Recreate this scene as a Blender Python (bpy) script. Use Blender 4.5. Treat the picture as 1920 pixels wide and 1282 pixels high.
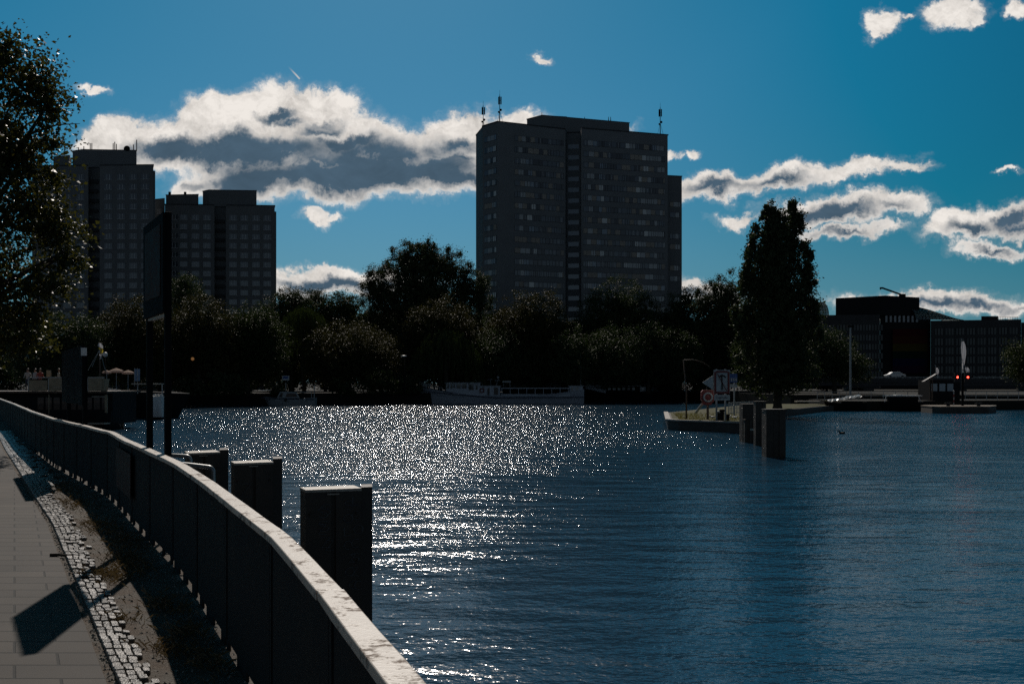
import bpy, bmesh, math, random
import numpy as np
from mathutils import Vector, Matrix

S = bpy.context.scene
for o in list(bpy.data.objects): bpy.data.objects.remove(o)
R = math.radians
F, HOR, EYE, WATER = 1867.0, 718.0, 1.65, -2.0      # lens in photo pixels, horizon row, eye above promenade, water level

# ------------------------------------------------------------------ camera
cd = bpy.data.cameras.new('camera'); cam = bpy.data.objects.new('camera', cd)
S.collection.objects.link(cam)
cam.location = (0, 0, EYE); cam.rotation_euler = (R(90), 0, 0)
cd.sensor_width = 36; cd.lens = 35.0; cd.shift_y = (HOR - 641) / 1920
cd.clip_start = 0.05; cd.clip_end = 20000
S.camera = cam

# ------------------------------------------------------------------ sun
SUN_EL, SUN_AZ = 40.5, -7.5
sd = Vector((math.sin(R(SUN_AZ)) * math.cos(R(SUN_EL)), math.cos(R(SUN_AZ)) * math.cos(R(SUN_EL)), math.sin(R(SUN_EL))))
sl = bpy.data.lights.new('sun', 'SUN'); sl.energy = 2.6; sl.angle = R(0.5); sl.color = (1, .91, .82)
so = bpy.data.objects.new('sun', sl); so.rotation_euler = (-sd).to_track_quat('-Z', 'Y').to_euler(); so.location = (0, 0, 60)
S.collection.objects.link(so)

# ------------------------------------------------------------------ exposure
S.view_settings.view_transform = 'Standard'; S.view_settings.look = 'None'
S.view_settings.exposure = 0.0; S.view_settings.gamma = 1
S.view_settings.use_curve_mapping = False
S.render.engine = 'CYCLES'
S.cycles.use_denoising = False
S.cycles.max_bounces = 6; S.cycles.transparent_max_bounces = 8
S.cycles.sample_clamp_indirect = 4

# ------------------------------------------------------------------ node helper
class NT:
    def __init__(s, tree): s.t = tree
    def n(s, kind, **kw):
        nd = s.t.nodes.new(kind)
        for k, v in kw.items(): setattr(nd, k, v)
        return nd
    def put(s, sock, v):
        if isinstance(v, bpy.types.NodeSocket): s.t.links.new(v, sock)
        elif v is not None: sock.default_value = v
    def m(s, op, a, b=None, c=None, clamp=False):
        nd = s.n('ShaderNodeMath', operation=op); nd.use_clamp = clamp
        for i, v in enumerate((a, b, c)):
            if v is not None: s.put(nd.inputs[i], v)
        return nd.outputs[0]
    def v(s, op, a, b=None, c=None):
        nd = s.n('ShaderNodeVectorMath', operation=op)
        s.put(nd.inputs[0], a)
        if b is not None:
            s.put(nd.inputs[3] if op == 'SCALE' else nd.inputs[1], b)
        if c is not None: s.put(nd.inputs[2], c)
        return nd.outputs[1] if op in ('LENGTH', 'DOT_PRODUCT', 'DISTANCE') else nd.outputs[0]
    def noise(s, vec, scale, detail=4, rough=.5, dim='3D', dist=0):
        nd = s.n('ShaderNodeTexNoise', noise_dimensions=dim)
        s.put(nd.inputs['Vector'], vec); nd.inputs['Scale'].default_value = scale
        nd.inputs['Detail'].default_value = detail; nd.inputs['Roughness'].default_value = rough
        nd.inputs['Distortion'].default_value = dist
        return nd
    def map(s, x, a, b, c=0., d=1., smooth=False):
        nd = s.n('ShaderNodeMapRange'); nd.interpolation_type = 'SMOOTHSTEP' if smooth else 'LINEAR'
        for i, v in enumerate((x, a, b, c, d)): s.put(nd.inputs[i], v)
        return nd.outputs[0]
    def mix(s, f, a, b, mode='MIX'):
        nd = s.n('ShaderNodeMix', data_type='RGBA', blend_type=mode)
        s.put(nd.inputs[0], f); s.put(nd.inputs[6], a); s.put(nd.inputs[7], b)
        return nd.outputs[2]
    def xyz(s, x, y, z):
        nd = s.n('ShaderNodeCombineXYZ')
        for i, v in enumerate((x, y, z)): s.put(nd.inputs[i], v)
        return nd.outputs[0]
    def sep(s, v):
        nd = s.n('ShaderNodeSeparateXYZ'); s.put(nd.inputs[0], v); return nd.outputs
    def ramp(s, f, stops, interp='LINEAR'):
        nd = s.n('ShaderNodeValToRGB'); s.put(nd.inputs[0], f)
        cr = nd.color_ramp; cr.interpolation = interp
        while len(cr.elements) < len(stops): cr.elements.new(.5)
        for e, (p, c) in zip(cr.elements, stops):
            e.position = p; e.color = (c, c, c, 1) if isinstance(c, (int, float)) else (*c, 1)
        return nd.outputs[0]

# ------------------------------------------------------------------ world: Nishita sky and the clouds standing in it (by direction)
W = bpy.data.worlds.new('World'); S.world = W; W.use_nodes = True
W.node_tree.nodes.clear(); w = NT(W.node_tree)
STRENGTH = 0.1
sky = w.n('ShaderNodeTexSky', sky_type='NISHITA'); sky.sun_disc = False
sky.sun_elevation = R(SUN_EL); sky.sun_rotation = R(SUN_AZ)
sky.altitude = 50; sky.air_density = 1.0; sky.dust_density = .35; sky.ozone_density = 2.2
dirv = w.n('ShaderNodeTexCoord').outputs['Generated']
cosang = w.v('DOT_PRODUCT', dirv, tuple(sd))
SKY_STOPS = [(0.0, .175), (.45, .18), (.60, .18), (.72, .175), (.82, .185), (.88, .238), (.94, .325), (1.0, .34)]   # sky brightness against angle from the sun
fall = w.ramp(w.map(cosang, -1, 1), SKY_STOPS)
SKY_TINT = (.62, 1.12, 1.34, 1)
col = w.mix(1.0, w.mix(1.0, sky.outputs[0], SKY_TINT, 'MULTIPLY'), fall, 'MULTIPLY')
dx, dy, dz = w.sep(dirv)
col = w.v('SCALE', col, w.map(dz, .38, .85, 1., .42, True))        # deeper and more neutral overhead
col = w.mix(w.map(dz, .38, .75, 0., .8), col, w.v('SCALE', (1.0, 1.0, 1.02), w.v('DOT_PRODUCT', col, (.2, .6, .2))))
col = w.mix(w.map(dz, .0, .16, .55, 0.), col, (1.22, 2.52, 3.75, 1))        # paler towards the horizon
sr, sg_, sb = w.sep(col)
sr = w.m('MAXIMUM', w.m('MULTIPLY', w.m('SUBTRACT', sr, .58), 1.55), w.m('MULTIPLY', sg_, w.map(cosang, .2, .75, .5, .05)))
col = w.xyz(sr, sg_, sb)
lum = w.v('DOT_PRODUCT', col, (.2, .6, .2))
col = w.mix(w.map(cosang, -.1, .55, .7, 0.), col, w.v('SCALE', (.80, 1.0, 1.22), lum))      # the sky away from the sun is hazy and pale
ysafe = w.m('MAXIMUM', dy, .08)
uv = w.xyz(w.m('DIVIDE', dx, ysafe), w.m('DIVIDE', dz, ysafe), 0.)
n1 = w.noise(uv, 16, 6, .6, '2D'); n2 = w.noise(uv, 60, 7, .68, '2D')
warp = w.v('ADD', w.v('SCALE', w.v('SUBTRACT', n1.outputs['Color'], (.5, .5, .5)), .040), w.v('SCALE', w.v('SUBTRACT', n2.outputs['Color'], (.5, .5, .5)), .015))
wuv = w.v('MULTIPLY', w.v('ADD', uv, warp), (1, 1, 0))
def U(px, py): return ((px - 960) / F, (HOR - py) / F)
def blobs(lst, wexp=.5):
    out = None
    for (px, py, rx, ry, rot) in lst:
        mp = w.n('ShaderNodeMapping', vector_type='TEXTURE'); w.put(mp.inputs[0], wuv)
        u, v = U(px, py)
        mp.inputs['Location'].default_value = (u, v, 0); mp.inputs['Rotation'].default_value = (0, 0, R(rot))
        mp.inputs['Scale'].default_value = (rx / F, ry / F, 1)
        q = w.v('LENGTH', mp.outputs[0])
        d = w.m('MULTIPLY_ADD', q, -1., 1.)
        k = min(1.0, max(.42, (ry / 45.0) ** wexp))
        d = w.m('MULTIPLY', d, k)
        out = d if out is None else w.m('SMOOTH_MAX', out, d, .12)
    return out
CLOUDS = [  # photo pixels: centre, half axes, tilt
    (225, 262, 100, 46, 14), (330, 270, 150, 58, 8), (400, 232, 120, 62, 14), (500, 218, 130, 66, 10), (590, 205, 95, 48, -4), (610, 275, 190, 74, 0), (460, 280, 180, 60, 4),
    (720, 275, 140, 58, -16), (650, 328, 310, 56, 0), (470, 325, 150, 56, 6), (360, 348, 60, 26, 25), (850, 258, 120, 60, 18), (830, 322, 150, 54, 0),
    (960, 250, 110, 46, 0),
    (600, 406, 38, 18, 0), (636, 408, 20, 10, 0), (600, 530, 150, 30, 0), (720, 532, 130, 28, 0),
    (1330, 354, 115, 28, 4), (1450, 338, 125, 27, 10), (1590, 322, 120, 22, 10), (1700, 316, 70, 13, -8),
    (1385, 412, 60, 15, 4), (1560, 392, 140, 32, 5), (1680, 380, 70, 24, -5), (1590, 430, 120, 16, 4),
    (1800, 424, 95, 32, 8), (1900, 412, 100, 38, 0), (1865, 464, 90, 14, 0),
    (1264, 290, 20, 9, 10), (1296, 292, 15, 10, 0), (1300, 548, 110, 26, 0), (1010, 109, 24, 12, -8),
    (1655, 42, 40, 30, 30), (1785, 20, 72, 32, 0), (1700, 28, 14, 9, 0), (1830, 38, 26, 11, 20), (1908, 14, 27, 24, -20),
    (1730, 570, 190, 30, 0), (1840, 574, 90, 22, -4), (1915, 576, 55, 12, 0), (170, 168, 26, 9, -12), (1150, 238, 50, 10, 0),
    (1895, 322, 20, 7, 0)]
CORES = [(450, 285, 200, 36, 2), (310, 278, 80, 26, 0), (700, 325, 240, 70, 2), (560, 343, 230, 42, 0), (820, 345, 140, 34, -4), (875, 285, 55, 30, -12), (524, 214, 36, 11, 8), (548, 224, 30, 9, 0), (655, 268, 70, 18, 0), (600, 238, 48, 15, 10),
    (1460, 350, 70, 20, 8), (1360, 358, 80, 18, 4), (1590, 398, 130, 25, 0), (1580, 436, 80, 14, 0), (1880, 434, 120, 24, 4), (1880, 464, 80, 12, 0), (1890, 405, 50, 16, 20),
    (1790, 580, 140, 20, 0), (1700, 584, 110, 14, 0), (610, 540, 150, 17, 0), (720, 545, 110, 16, 0), (1310, 560, 80, 14, 0)]
big = blobs(CLOUDS)
fbm = w.m('SUBTRACT', w.noise(w.v('MULTIPLY', uv, (.75, 1.2, 1)), 22, 10, .64, '2D', .3).outputs[0], .5)
fine = w.m('SUBTRACT', w.noise(w.v('MULTIPLY', wuv, (.8, 1.15, 1)), 80, 8, .68, '2D').outputs[0], .5)
dens = w.m('ADD', w.m('MULTIPLY_ADD', fbm, .62, big), w.m('MULTIPLY', fine, .30))
alpha = w.m('MULTIPLY_ADD', w.map(dens, .02, .28, 0, 1, True), .85, w.map(dens, -.18, .16, 0, .15, True))
core = w.m('ADD', w.m('MULTIPLY_ADD', fbm, .50, blobs(CORES, .3)), w.m('MULTIPLY', fine, .14))
grey = w.map(core, -.28, .42, 0, 1, True)
billow = w.map(w.m('ADD', fbm, w.m('MULTIPLY', fine, .7)), -.26, .16, .66, 1.08)
white = w.v('SCALE', (.80 / STRENGTH, .755 / STRENGTH, .705 / STRENGTH), billow)
shade = w.v('SCALE', (.060 / STRENGTH, .104 / STRENGTH, .150 / STRENGTH), w.map(fbm, -.25, .25, 1.25, .85))
cloud = w.mix(w.m('MULTIPLY', grey, w.map(dens, .16, .55)), white, shade)
mp = w.n('ShaderNodeMapping', vector_type='TEXTURE'); w.put(mp.inputs[0], uv)          # a short vapour trail
mp.inputs['Location'].default_value = (*U(551, 136.5), 0); mp.inputs['Rotation'].default_value = (0, 0, R(-47)); mp.inputs['Scale'].default_value = (17 / F, 2.2 / F, 1)
tx, ty, tz = w.sep(mp.outputs[0])
trail = w.m('MULTIPLY', w.map(w.m('ABSOLUTE', ty), .35, 1.0, .75, 0, True), w.m('MULTIPLY', w.map(tx, -1.0, .6, 0, 1, True), w.map(tx, .9, 1.0, 1, 0)))
alpha = w.m('MAXIMUM', alpha, trail)
infront = w.map(dy, .25, .35)
aboveh = w.map(dz, .0, .01)
alpha = w.m('MULTIPLY', w.m('MULTIPLY', alpha, infront), aboveh)
col = w.mix(alpha, col, cloud)
bg = w.n('ShaderNodeBackground'); bg.inputs[1].default_value = STRENGTH; w.put(bg.inputs[0], col)
w.put(w.n('ShaderNodeOutputWorld').inputs[0], bg.outputs[0])

# ------------------------------------------------------------------ materials
MATS = {}
def pm(name, color, rough=.6, spec=.5, var=.25, scale=3., metallic=0., bump=0., bscale=None, emit=None, coat=0.):
    if name in MATS: return MATS[name]
    M = bpy.data.materials.new(name); M.use_nodes = True; M.node_tree.nodes.clear(); t = NT(M.node_tree); MATS[name] = M
    p = t.n('ShaderNodeBsdfPrincipled'); co = t.n('ShaderNodeTexCoord').outputs['Object']
    nz = t.noise(co, scale, 6, .6)
    c = (*color, 1)
    f = t.map(nz.outputs[0], .3, .7, 1 - var, 1 + var)
    t.put(p.inputs['Base Color'], t.mix(1., c, f, 'MULTIPLY'))
    t.put(p.inputs['Roughness'], t.map(nz.outputs[0], .3, .7, max(.02, rough - .08), min(1, rough + .08)))
    p.inputs['Specular IOR Level'].default_value = spec; p.inputs['Metallic'].default_value = metallic
    p.inputs['Coat Weight'].default_value = coat
    if bump:
        b = t.n('ShaderNodeBump'); b.inputs['Strength'].default_value = bump; b.inputs['Distance'].default_value = .02
        t.put(b.inputs['Height'], t.noise(co, bscale or scale * 6, 5).outputs[0]); t.put(p.inputs['Normal'], b.outputs[0])
    if emit:
        p.inputs['Emission Color'].default_value = (*emit[0], 1); p.inputs['Emission Strength'].default_value = emit[1]
    t.put(t.n('ShaderNodeOutputMaterial').inputs[0], p.outputs[0])
    return M

def leafmat(name, c1, c2, trans=(.05, .07, .01), gloss=.45):
    M = bpy.data.materials.new(name); M.use_nodes = True; M.node_tree.nodes.clear(); t = NT(M.node_tree)
    co = t.n('ShaderNodeTexCoord').outputs['Object']
    rnd = t.n('ShaderNodeNewGeometry').outputs['Random Per Island']
    f = t.m('ADD', t.m('MULTIPLY', rnd, .6), t.m('MULTIPLY', t.noise(co, .5, 3).outputs[0], .4))
    base = t.mix(f, (*c1, 1), (*c2, 1))
    p = t.n('ShaderNodeBsdfPrincipled'); t.put(p.inputs['Base Color'], base)
    p.inputs['Roughness'].default_value = .42; p.inputs['Specular IOR Level'].default_value = gloss
    tr = t.n('ShaderNodeBsdfTranslucent'); tr.inputs[0].default_value = (*trans, 1)
    mx = t.n('ShaderNodeAddShader'); t.put(mx.inputs[0], p.outputs[0]); t.put(mx.inputs[1], tr.outputs[0])
    t.put(t.n('ShaderNodeOutputMaterial').inputs[0], mx.outputs[0])
    return M

def water_mat():
    M = bpy.data.materials.new('river_water'); M.use_nodes = True; M.node_tree.nodes.clear(); t = NT(M.node_tree)
    pos = t.n('ShaderNodeNewGeometry').outputs['Position']
    px, py, pz = t.sep(pos)
    calm = t.m('MULTIPLY_ADD', t.noise(t.v('MULTIPLY', pos, (.035, .10, 0)), 1., 4, .6, '2D').outputs[0], .6, t.m('MULTIPLY', t.noise(t.v('MULTIPLY', pos, (.25, .45, 0)), 1., 3, .5, '2D').outputs[0], .4))      # wind patches
    patch = t.map(calm, .38, .62, .55, 1.3)
    zone = t.ramp(t.map(py, 0, 200), [(0, .31), (.07, .33), (.09, .35), (.12, .40), (.16, .50), (.22, .76), (.38, 1.12), (1, .85)])
    side = t.map(px, 6, 26, 1.0, .68, True)
    amp = t.m('MULTIPLY', t.m('MULTIPLY', patch, zone), side)
    sx = sy = None
    for (sc, ax, ay, st, det, eps, off) in ((1.1, .18, .34, .45, 1, .06, 0), (5.2, .27, .50, .8, 2, .015, 13.7), (16., .27, .42, .9, 2, .005, 41.3)):
        p2 = t.v('MULTIPLY', pos, (st, 1, 0))
        def ev(ox, oy):
            return t.noise(t.v('ADD', p2, (ox + off, oy + off * 2, 0)), sc, det, .5, '2D').outputs[0]
        h0, hx, hy = ev(0, 0), ev(eps * st, 0), ev(0, eps)
        gx = t.m('MULTIPLY', t.m('SUBTRACT', hx, h0), ax / (eps * sc)); gy = t.m('MULTIPLY', t.m('SUBTRACT', hy, h0), ay / (eps * sc))
        if sc > 10: kf = t.map(py, 12, 40, .8, 1.0); gx = t.m('MULTIPLY', gx, kf); gy = t.m('MULTIPLY', gy, kf)
        sx = gx if sx is None else t.m('ADD', sx, gx); sy = gy if sy is None else t.m('ADD', sy, gy)
    nrm = t.v('NORMALIZE', t.xyz(t.m('MULTIPLY', t.m('MULTIPLY', sx, amp), -1.), t.m('MULTIPLY', t.m('MULTIPLY', sy, amp), -1.), 1.))
    p = t.n('ShaderNodeBsdfPrincipled'); p.inputs['Base Color'].default_value = (.011, .044, .082, 1)
    t.put(p.inputs['Roughness'], t.map(py, 12, 45, .15, .10)); p.inputs['IOR'].default_value = 1.333
    t.put(p.inputs['Normal'], nrm)
    t.put(t.n('ShaderNodeOutputMaterial').inputs[0], p.outputs[0])
    return M

def coping_mat():
    M = bpy.data.materials.new('weathered_coping'); M.use_nodes = True; M.node_tree.nodes.clear(); t = NT(M.node_tree)
    co = t.n('ShaderNodeTexCoord').outputs['Object']
    a = t.noise(t.v('MULTIPLY', co, (1, 1, 1)), 9, 6, .65).outputs[0]; b = t.noise(co, 42, 5, .6).outputs[0]
    f = t.map(t.m('ADD', t.m('MULTIPLY', a, .62), t.m('MULTIPLY', b, .38)), .515, .60)
    c = t.mix(f, t.mix(t.noise(co, 3, 4).outputs[0], (.56, .49, .42, 1), (.72, .65, .57, 1)), (.17, .115, .08, 1))
    p = t.n('ShaderNodeBsdfPrincipled'); t.put(p.inputs['Base Color'], c); t.put(p.inputs['Roughness'], t.map(f, 0, 1, .42, .8))
    bm_ = t.n('ShaderNodeBump'); bm_.inputs['Strength'].default_value = .35; bm_.inputs['Distance'].default_value = .004
    t.put(bm_.inputs['Height'], t.m('SUBTRACT', b, f)); t.put(p.inputs['Normal'], bm_.outputs[0])
    t.put(t.n('ShaderNodeOutputMaterial').inputs[0], p.outputs[0]); return M

def paving_mat():
    M = bpy.data.materials.new('paving_slabs'); M.use_nodes = True; M.node_tree.nodes.clear(); t = NT(M.node_tree)
    co = t.n('ShaderNodeTexCoord').outputs['Object']
    x, y, z = t.sep(co)
    v = t.xyz(t.m('ADD', x, t.m('MULTIPLY', y, .5)), y, 0.)
    br = t.n('ShaderNodeTexBrick'); t.put(br.inputs['Vector'], v)
    br.inputs['Scale'].default_value = 1; br.inputs['Brick Width'].default_value = .52; br.inputs['Row Height'].default_value = .265
    br.inputs['Mortar Size'].default_value = .011; br.inputs['Mortar Smooth'].default_value = .3; br.inputs['Bias'].default_value = 0
    br.inputs['Color1'].default_value = (.070, .060, .051, 1); br.inputs['Color2'].default_value = (.045, .039, .034, 1); br.inputs['Mortar'].default_value = (.005, .005, .004, 1)
    g = t.noise(co, 140, 3, .7).outputs[0]; l = t.noise(co, 1.3, 5, .6).outputs[0]
    c = t.mix(1., br.outputs[0], t.m('MULTIPLY', t.map(g, .3, .7, .72, 1.28), t.map(l, .3, .7, .8, 1.2)), 'MULTIPLY')
    sp = t.map(t.noise(co, 260, 1, .5).outputs[0], .74, .80)
    c = t.mix(sp, c, (.45, .43, .40, 1))
    p = t.n('ShaderNodeBsdfPrincipled'); t.put(p.inputs['Base Color'], c); p.inputs['Roughness'].default_value = .78; p.inputs['Specular IOR Level'].default_value = .35
    b = t.n('ShaderNodeBump'); b.inputs['Strength'].default_value = .5; b.inputs['Distance'].default_value = .004
    t.put(b.inputs['Height'], t.m('ADD', t.m('MULTIPLY', br.outputs[1], -1.5), t.m('MULTIPLY', g, .8))); t.put(p.inputs['Normal'], b.outputs[0])
    t.put(t.n('ShaderNodeOutputMaterial').inputs[0], p.outputs[0]); return M

def dirt_mat():
    M = bpy.data.materials.new('dirt_and_dry_moss'); M.use_nodes = True; M.node_tree.nodes.clear(); t = NT(M.node_tree)
    co = t.n('ShaderNodeTexCoord').outputs['Object']
    a = t.noise(co, 3.5, 6, .6).outputs[0]; b = t.noise(co, 60, 4, .7).outputs[0]
    c = t.mix(t.map(a, .4, .62), (.085, .055, .032, 1), (.11, .10, .085, 1)); c = t.mix(t.map(b, .56, .68), c, (.26, .24, .21, 1))
    p = t.n('ShaderNodeBsdfPrincipled'); t.put(p.inputs['Base Color'], c); p.inputs['Roughness'].default_value = .85
    bm_ = t.n('ShaderNodeBump'); bm_.inputs['Strength'].default_value = .9; bm_.inputs['Distance'].default_value = .025
    t.put(bm_.inputs['Height'], t.m('ADD', b, a)); t.put(p.inputs['Normal'], bm_.outputs[0])
    t.put(t.n('ShaderNodeOutputMaterial').inputs[0], p.outputs[0]); return M

def glassmat(name, tint=(.03, .04, .05), rough=.06):
    M = bpy.data.materials.new(name); M.use_nodes = True; M.node_tree.nodes.clear(); t = NT(M.node_tree)
    rnd = t.n('ShaderNodeNewGeometry').outputs['Random Per Island']
    p = t.n('ShaderNodeBsdfPrincipled')
    c = t.ramp(rnd, [(0, tuple(x * .5 for x in tint)), (.25, tuple(x * 1.8 for x in tint)), (.55, tuple(x * 4.5 for x in tint)), (.8, (.27, .28, .28)), (.95, (.5, .5, .48))], 'CONSTANT')  # lighter pane tones stand in for reflected sky
    t.put(p.inputs['Base Color'], c); p.inputs['Roughness'].default_value = rough; p.inputs['Specular IOR Level'].default_value = .9
    t.put(t.n('ShaderNodeOutputMaterial').inputs[0], p.outputs[0]); return M

# ------------------------------------------------------------------ mesh builder (authored in world coordinates)
class MB:
    def __init__(s): s.v = []; s.f = []; s.m = []
    def face(s, pts, m=0):
        i = len(s.v); s.v += [tuple(p) for p in pts]; s.f.append(tuple(range(i, i + len(pts)))); s.m.append(m)
    def mesh(s, v, f, m=0):
        i = len(s.v); s.v += [tuple(p) for p in v]; s.f += [tuple(i + k for k in q) for q in f]; s.m += [m] * len(f)
    def box(s, c, size, rz=0., m=0, taper=1.):
        cx, cy, cz = c; a, b, h = (k / 2 for k in size); cs, sn = math.cos(rz), math.sin(rz); v = []
        for z, k in ((-h, 1.), (h, taper)):
            for x, y in ((-a, -b), (a, -b), (a, b), (-a, b)):
                v.append((cx + (x * cs - y * sn) * k, cy + (x * sn + y * cs) * k, cz + z))
        s.mesh(v, [(3, 2, 1, 0), (4, 5, 6, 7), (0, 1, 5, 4), (1, 2, 6, 5), (2, 3, 7, 6), (3, 0, 4, 7)], m)
    def bar(s, a, b, wd, ht=None, m=0):
        a, b = Vector(a), Vector(b); ht = ht or wd; d = (b - a)
        if d.length < 1e-6: return
        d.normalize(); up = Vector((0, 0, 1)) if abs(d.z) < .95 else Vector((0, 1, 0))
        sx = d.cross(up).normalized(); sz = sx.cross(d).normalized(); v = []
        for p in (a, b):
            for x, z in ((-1, -1), (1, -1), (1, 1), (-1, 1)): v.append(p + sx * x * wd / 2 + sz * z * ht / 2)
        s.mesh(v, [(3, 2, 1, 0), (4, 5, 6, 7), (0, 1, 5, 4), (1, 2, 6, 5), (2, 3, 7, 6), (3, 0, 4, 7)], m)
    def tube(s, pts, r, n=8, m=0, cap=True):
        pts = [Vector(p) for p in pts]; rs = r if isinstance(r, (list, tuple)) else [r] * len(pts); v = []; f = []
        ref = None
        for i, p in enumerate(pts):
            d = (pts[min(i + 1, len(pts) - 1)] - pts[max(i - 1, 0)]).normalized()
            if ref is None: ref = Vector((0, 0, 1)) if abs(d.z) < .9 else Vector((1, 0, 0))
            x = d.cross(ref).normalized(); y = x.cross(d).normalized(); ref = y
            for k in range(n):
                a = 2 * math.pi * k / n; v.append(p + (x * math.cos(a) + y * math.sin(a)) * rs[i])
        for i in range(len(pts) - 1):
            for k in range(n): f.append((i * n + k, i * n + (k + 1) % n, (i + 1) * n + (k + 1) % n, (i + 1) * n + k))
        if cap: f += [tuple(range(n))[::-1], tuple((len(pts) - 1) * n + k for k in range(n))]
        s.mesh(v, f, m)
    def prism(s, poly, z0, z1, m=0, mtop=None):
        n = len(poly)
        ar = sum(poly[i][0] * poly[(i + 1) % n][1] - poly[(i + 1) % n][0] * poly[i][1] for i in range(n))
        if ar < 0: poly = poly[::-1]
        z0s = z0 if isinstance(z0, (list, tuple)) else [z0] * n; z1s = z1 if isinstance(z1, (list, tuple)) else [z1] * n
        if ar < 0: z0s, z1s = z0s[::-1], z1s[::-1]
        v = [(x, y, z) for (x, y), z in zip(poly, z0s)] + [(x, y, z) for (x, y), z in zip(poly, z1s)]
        s.mesh(v, [(i, (i + 1) % n, n + (i + 1) % n, n + i) for i in range(n)] + [tuple(range(n))[::-1]], m)
        s.mesh([v[n + i] for i in range(n)], [tuple(range(n))], m if mtop is None else mtop)
    def ball(s, c, r, seg=10, ring=6, m=0):
        rx, ry, rz = r if isinstance(r, (tuple, list)) else (r, r, r); v = []; f = []
        for i in range(ring + 1):
            th = math.pi * i / ring
            for k in range(seg):
                a = 2 * math.pi * k / seg
                v.append((c[0] + rx * math.sin(th) * math.cos(a), c[1] + ry * math.sin(th) * math.sin(a), c[2] + rz * math.cos(th)))
        for i in range(ring):
            for k in range(seg): f.append((i * seg + k, (i + 1) * seg + k, (i + 1) * seg + (k + 1) % seg, i * seg + (k + 1) % seg))
        s.mesh(v, f, m)
    def build(s, name, mats, parent=None, origin=None, smooth=False, bevel=0.):
        if not isinstance(mats, (list, tuple)): mats = [mats]
        if parent is not None:
            org = Vector(parent.location)
            if parent.parent is not None: org = org + Vector(parent.parent.location)
        else:
            org = Vector(origin or (0, 0, 0))
        me = bpy.data.meshes.new(name)
        me.from_pydata([tuple(Vector(p) - org) for p in s.v], [], s.f)
        for mt in mats: me.materials.append(mt)
        me.polygons.foreach_set('material_index', s.m)
        if smooth: me.polygons.foreach_set('use_smooth', [True] * len(me.polygons))
        bm = bmesh.new(); bm.from_mesh(me); bmesh.ops.remove_doubles(bm, verts=bm.verts, dist=1e-5)
        bmesh.ops.recalc_face_normals(bm, faces=bm.faces); bm.to_mesh(me); bm.free(); me.update()
        o = bpy.data.objects.new(name, me); S.collection.objects.link(o)
        if parent is not None: o.parent = parent
        else: o.location = org
        if bevel:
            md = o.modifiers.new('bevel', 'BEVEL'); md.width = bevel; md.segments = 2; md.limit_method = 'ANGLE'
        return o

def tag(o, label=None, cat=None, group=None, kind=None):
    if label: o['label'] = label
    if cat: o['category'] = cat
    if group: o['group'] = group
    if kind: o['kind'] = kind
    return o
def thing(name, loc, label, cat, group=None):
    o = bpy.data.objects.new(name, None); S.collection.objects.link(o); o.location = loc; o.empty_display_size = .2
    return tag(o, label, cat, group)
def structure(o, label, cat): return tag(o, label, cat, None, 'structure')
def dup(o, loc=None, rz=None, parent=None, label=None):
    c = o.copy(); S.collection.objects.link(c)
    if parent is not None: c.parent = parent
    if loc is not None: c.location = loc
    if rz is not None: c.rotation_euler = (0, 0, rz)
    if label: c['label'] = label
    for ch in o.children: dup(ch, parent=c)
    return c
def X(px, d): return (px - 960) / F * d
def Z(py, d): return EYE + (HOR - py) / F * d
def P(px, py, d): return Vector((X(px, d), d, Z(py, d)))
def XY(px, d): return (X(px, d), d)
# ================================================================== SETTING
rng = random.Random(7)
WALL = [(1.35, -2.5), (.45, 0.), (.20, .85), (-.03, 1.6), (-.28, 2.32), (-.467, 2.85), (-.648, 3.37), (-.936, 4.15), (-1.106, 4.60), (-1.66, 5.86), (-2.26, 7.22), (-2.94, 8.7),
        (-3.87, 10.5), (-4.75, 12.2), (-5.74, 14.2), (-7.25, 16.7), (-8.98, 19.5), (-12.1, 25.0), (-16.6, 33.2), (-22.4, 43.6), (-27.6, 53), (-33.2, 63)]
def wall_x(y):
    for (xa, ya), (xb, yb) in zip(WALL, WALL[1:]):
        if ya <= y <= yb: return xa + (xb - xa) * (y - ya) / (yb - ya)
    return WALL[-1][0] - .56 * (y - WALL[-1][1])
def offset(poly, dist):
    out = []
    for i, p in enumerate(poly):
        a, b = poly[max(i - 1, 0)], poly[min(i + 1, len(poly) - 1)]
        t = Vector((b[0] - a[0], b[1] - a[1])).normalized(); out.append((p[0] + t.y * dist, p[1] - t.x * dist))
    return out
def edge_x(y):     # right edge of the slab paving
    pts = [(1.30, -2.5), (.62, 0), (-2.22, 5.46), (-5.5, 11.76), (-6.8, 14.1), (-12.7, 24.8), (-22.9, 43.6), (-33.6, 63), (-60, 110)]
    for (xa, ya), (xb, yb) in zip(pts, pts[1:]):
        if ya <= y <= yb: return xa + (xb - xa) * (y - ya) / (yb - ya)
    return pts[-1][0]

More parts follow.
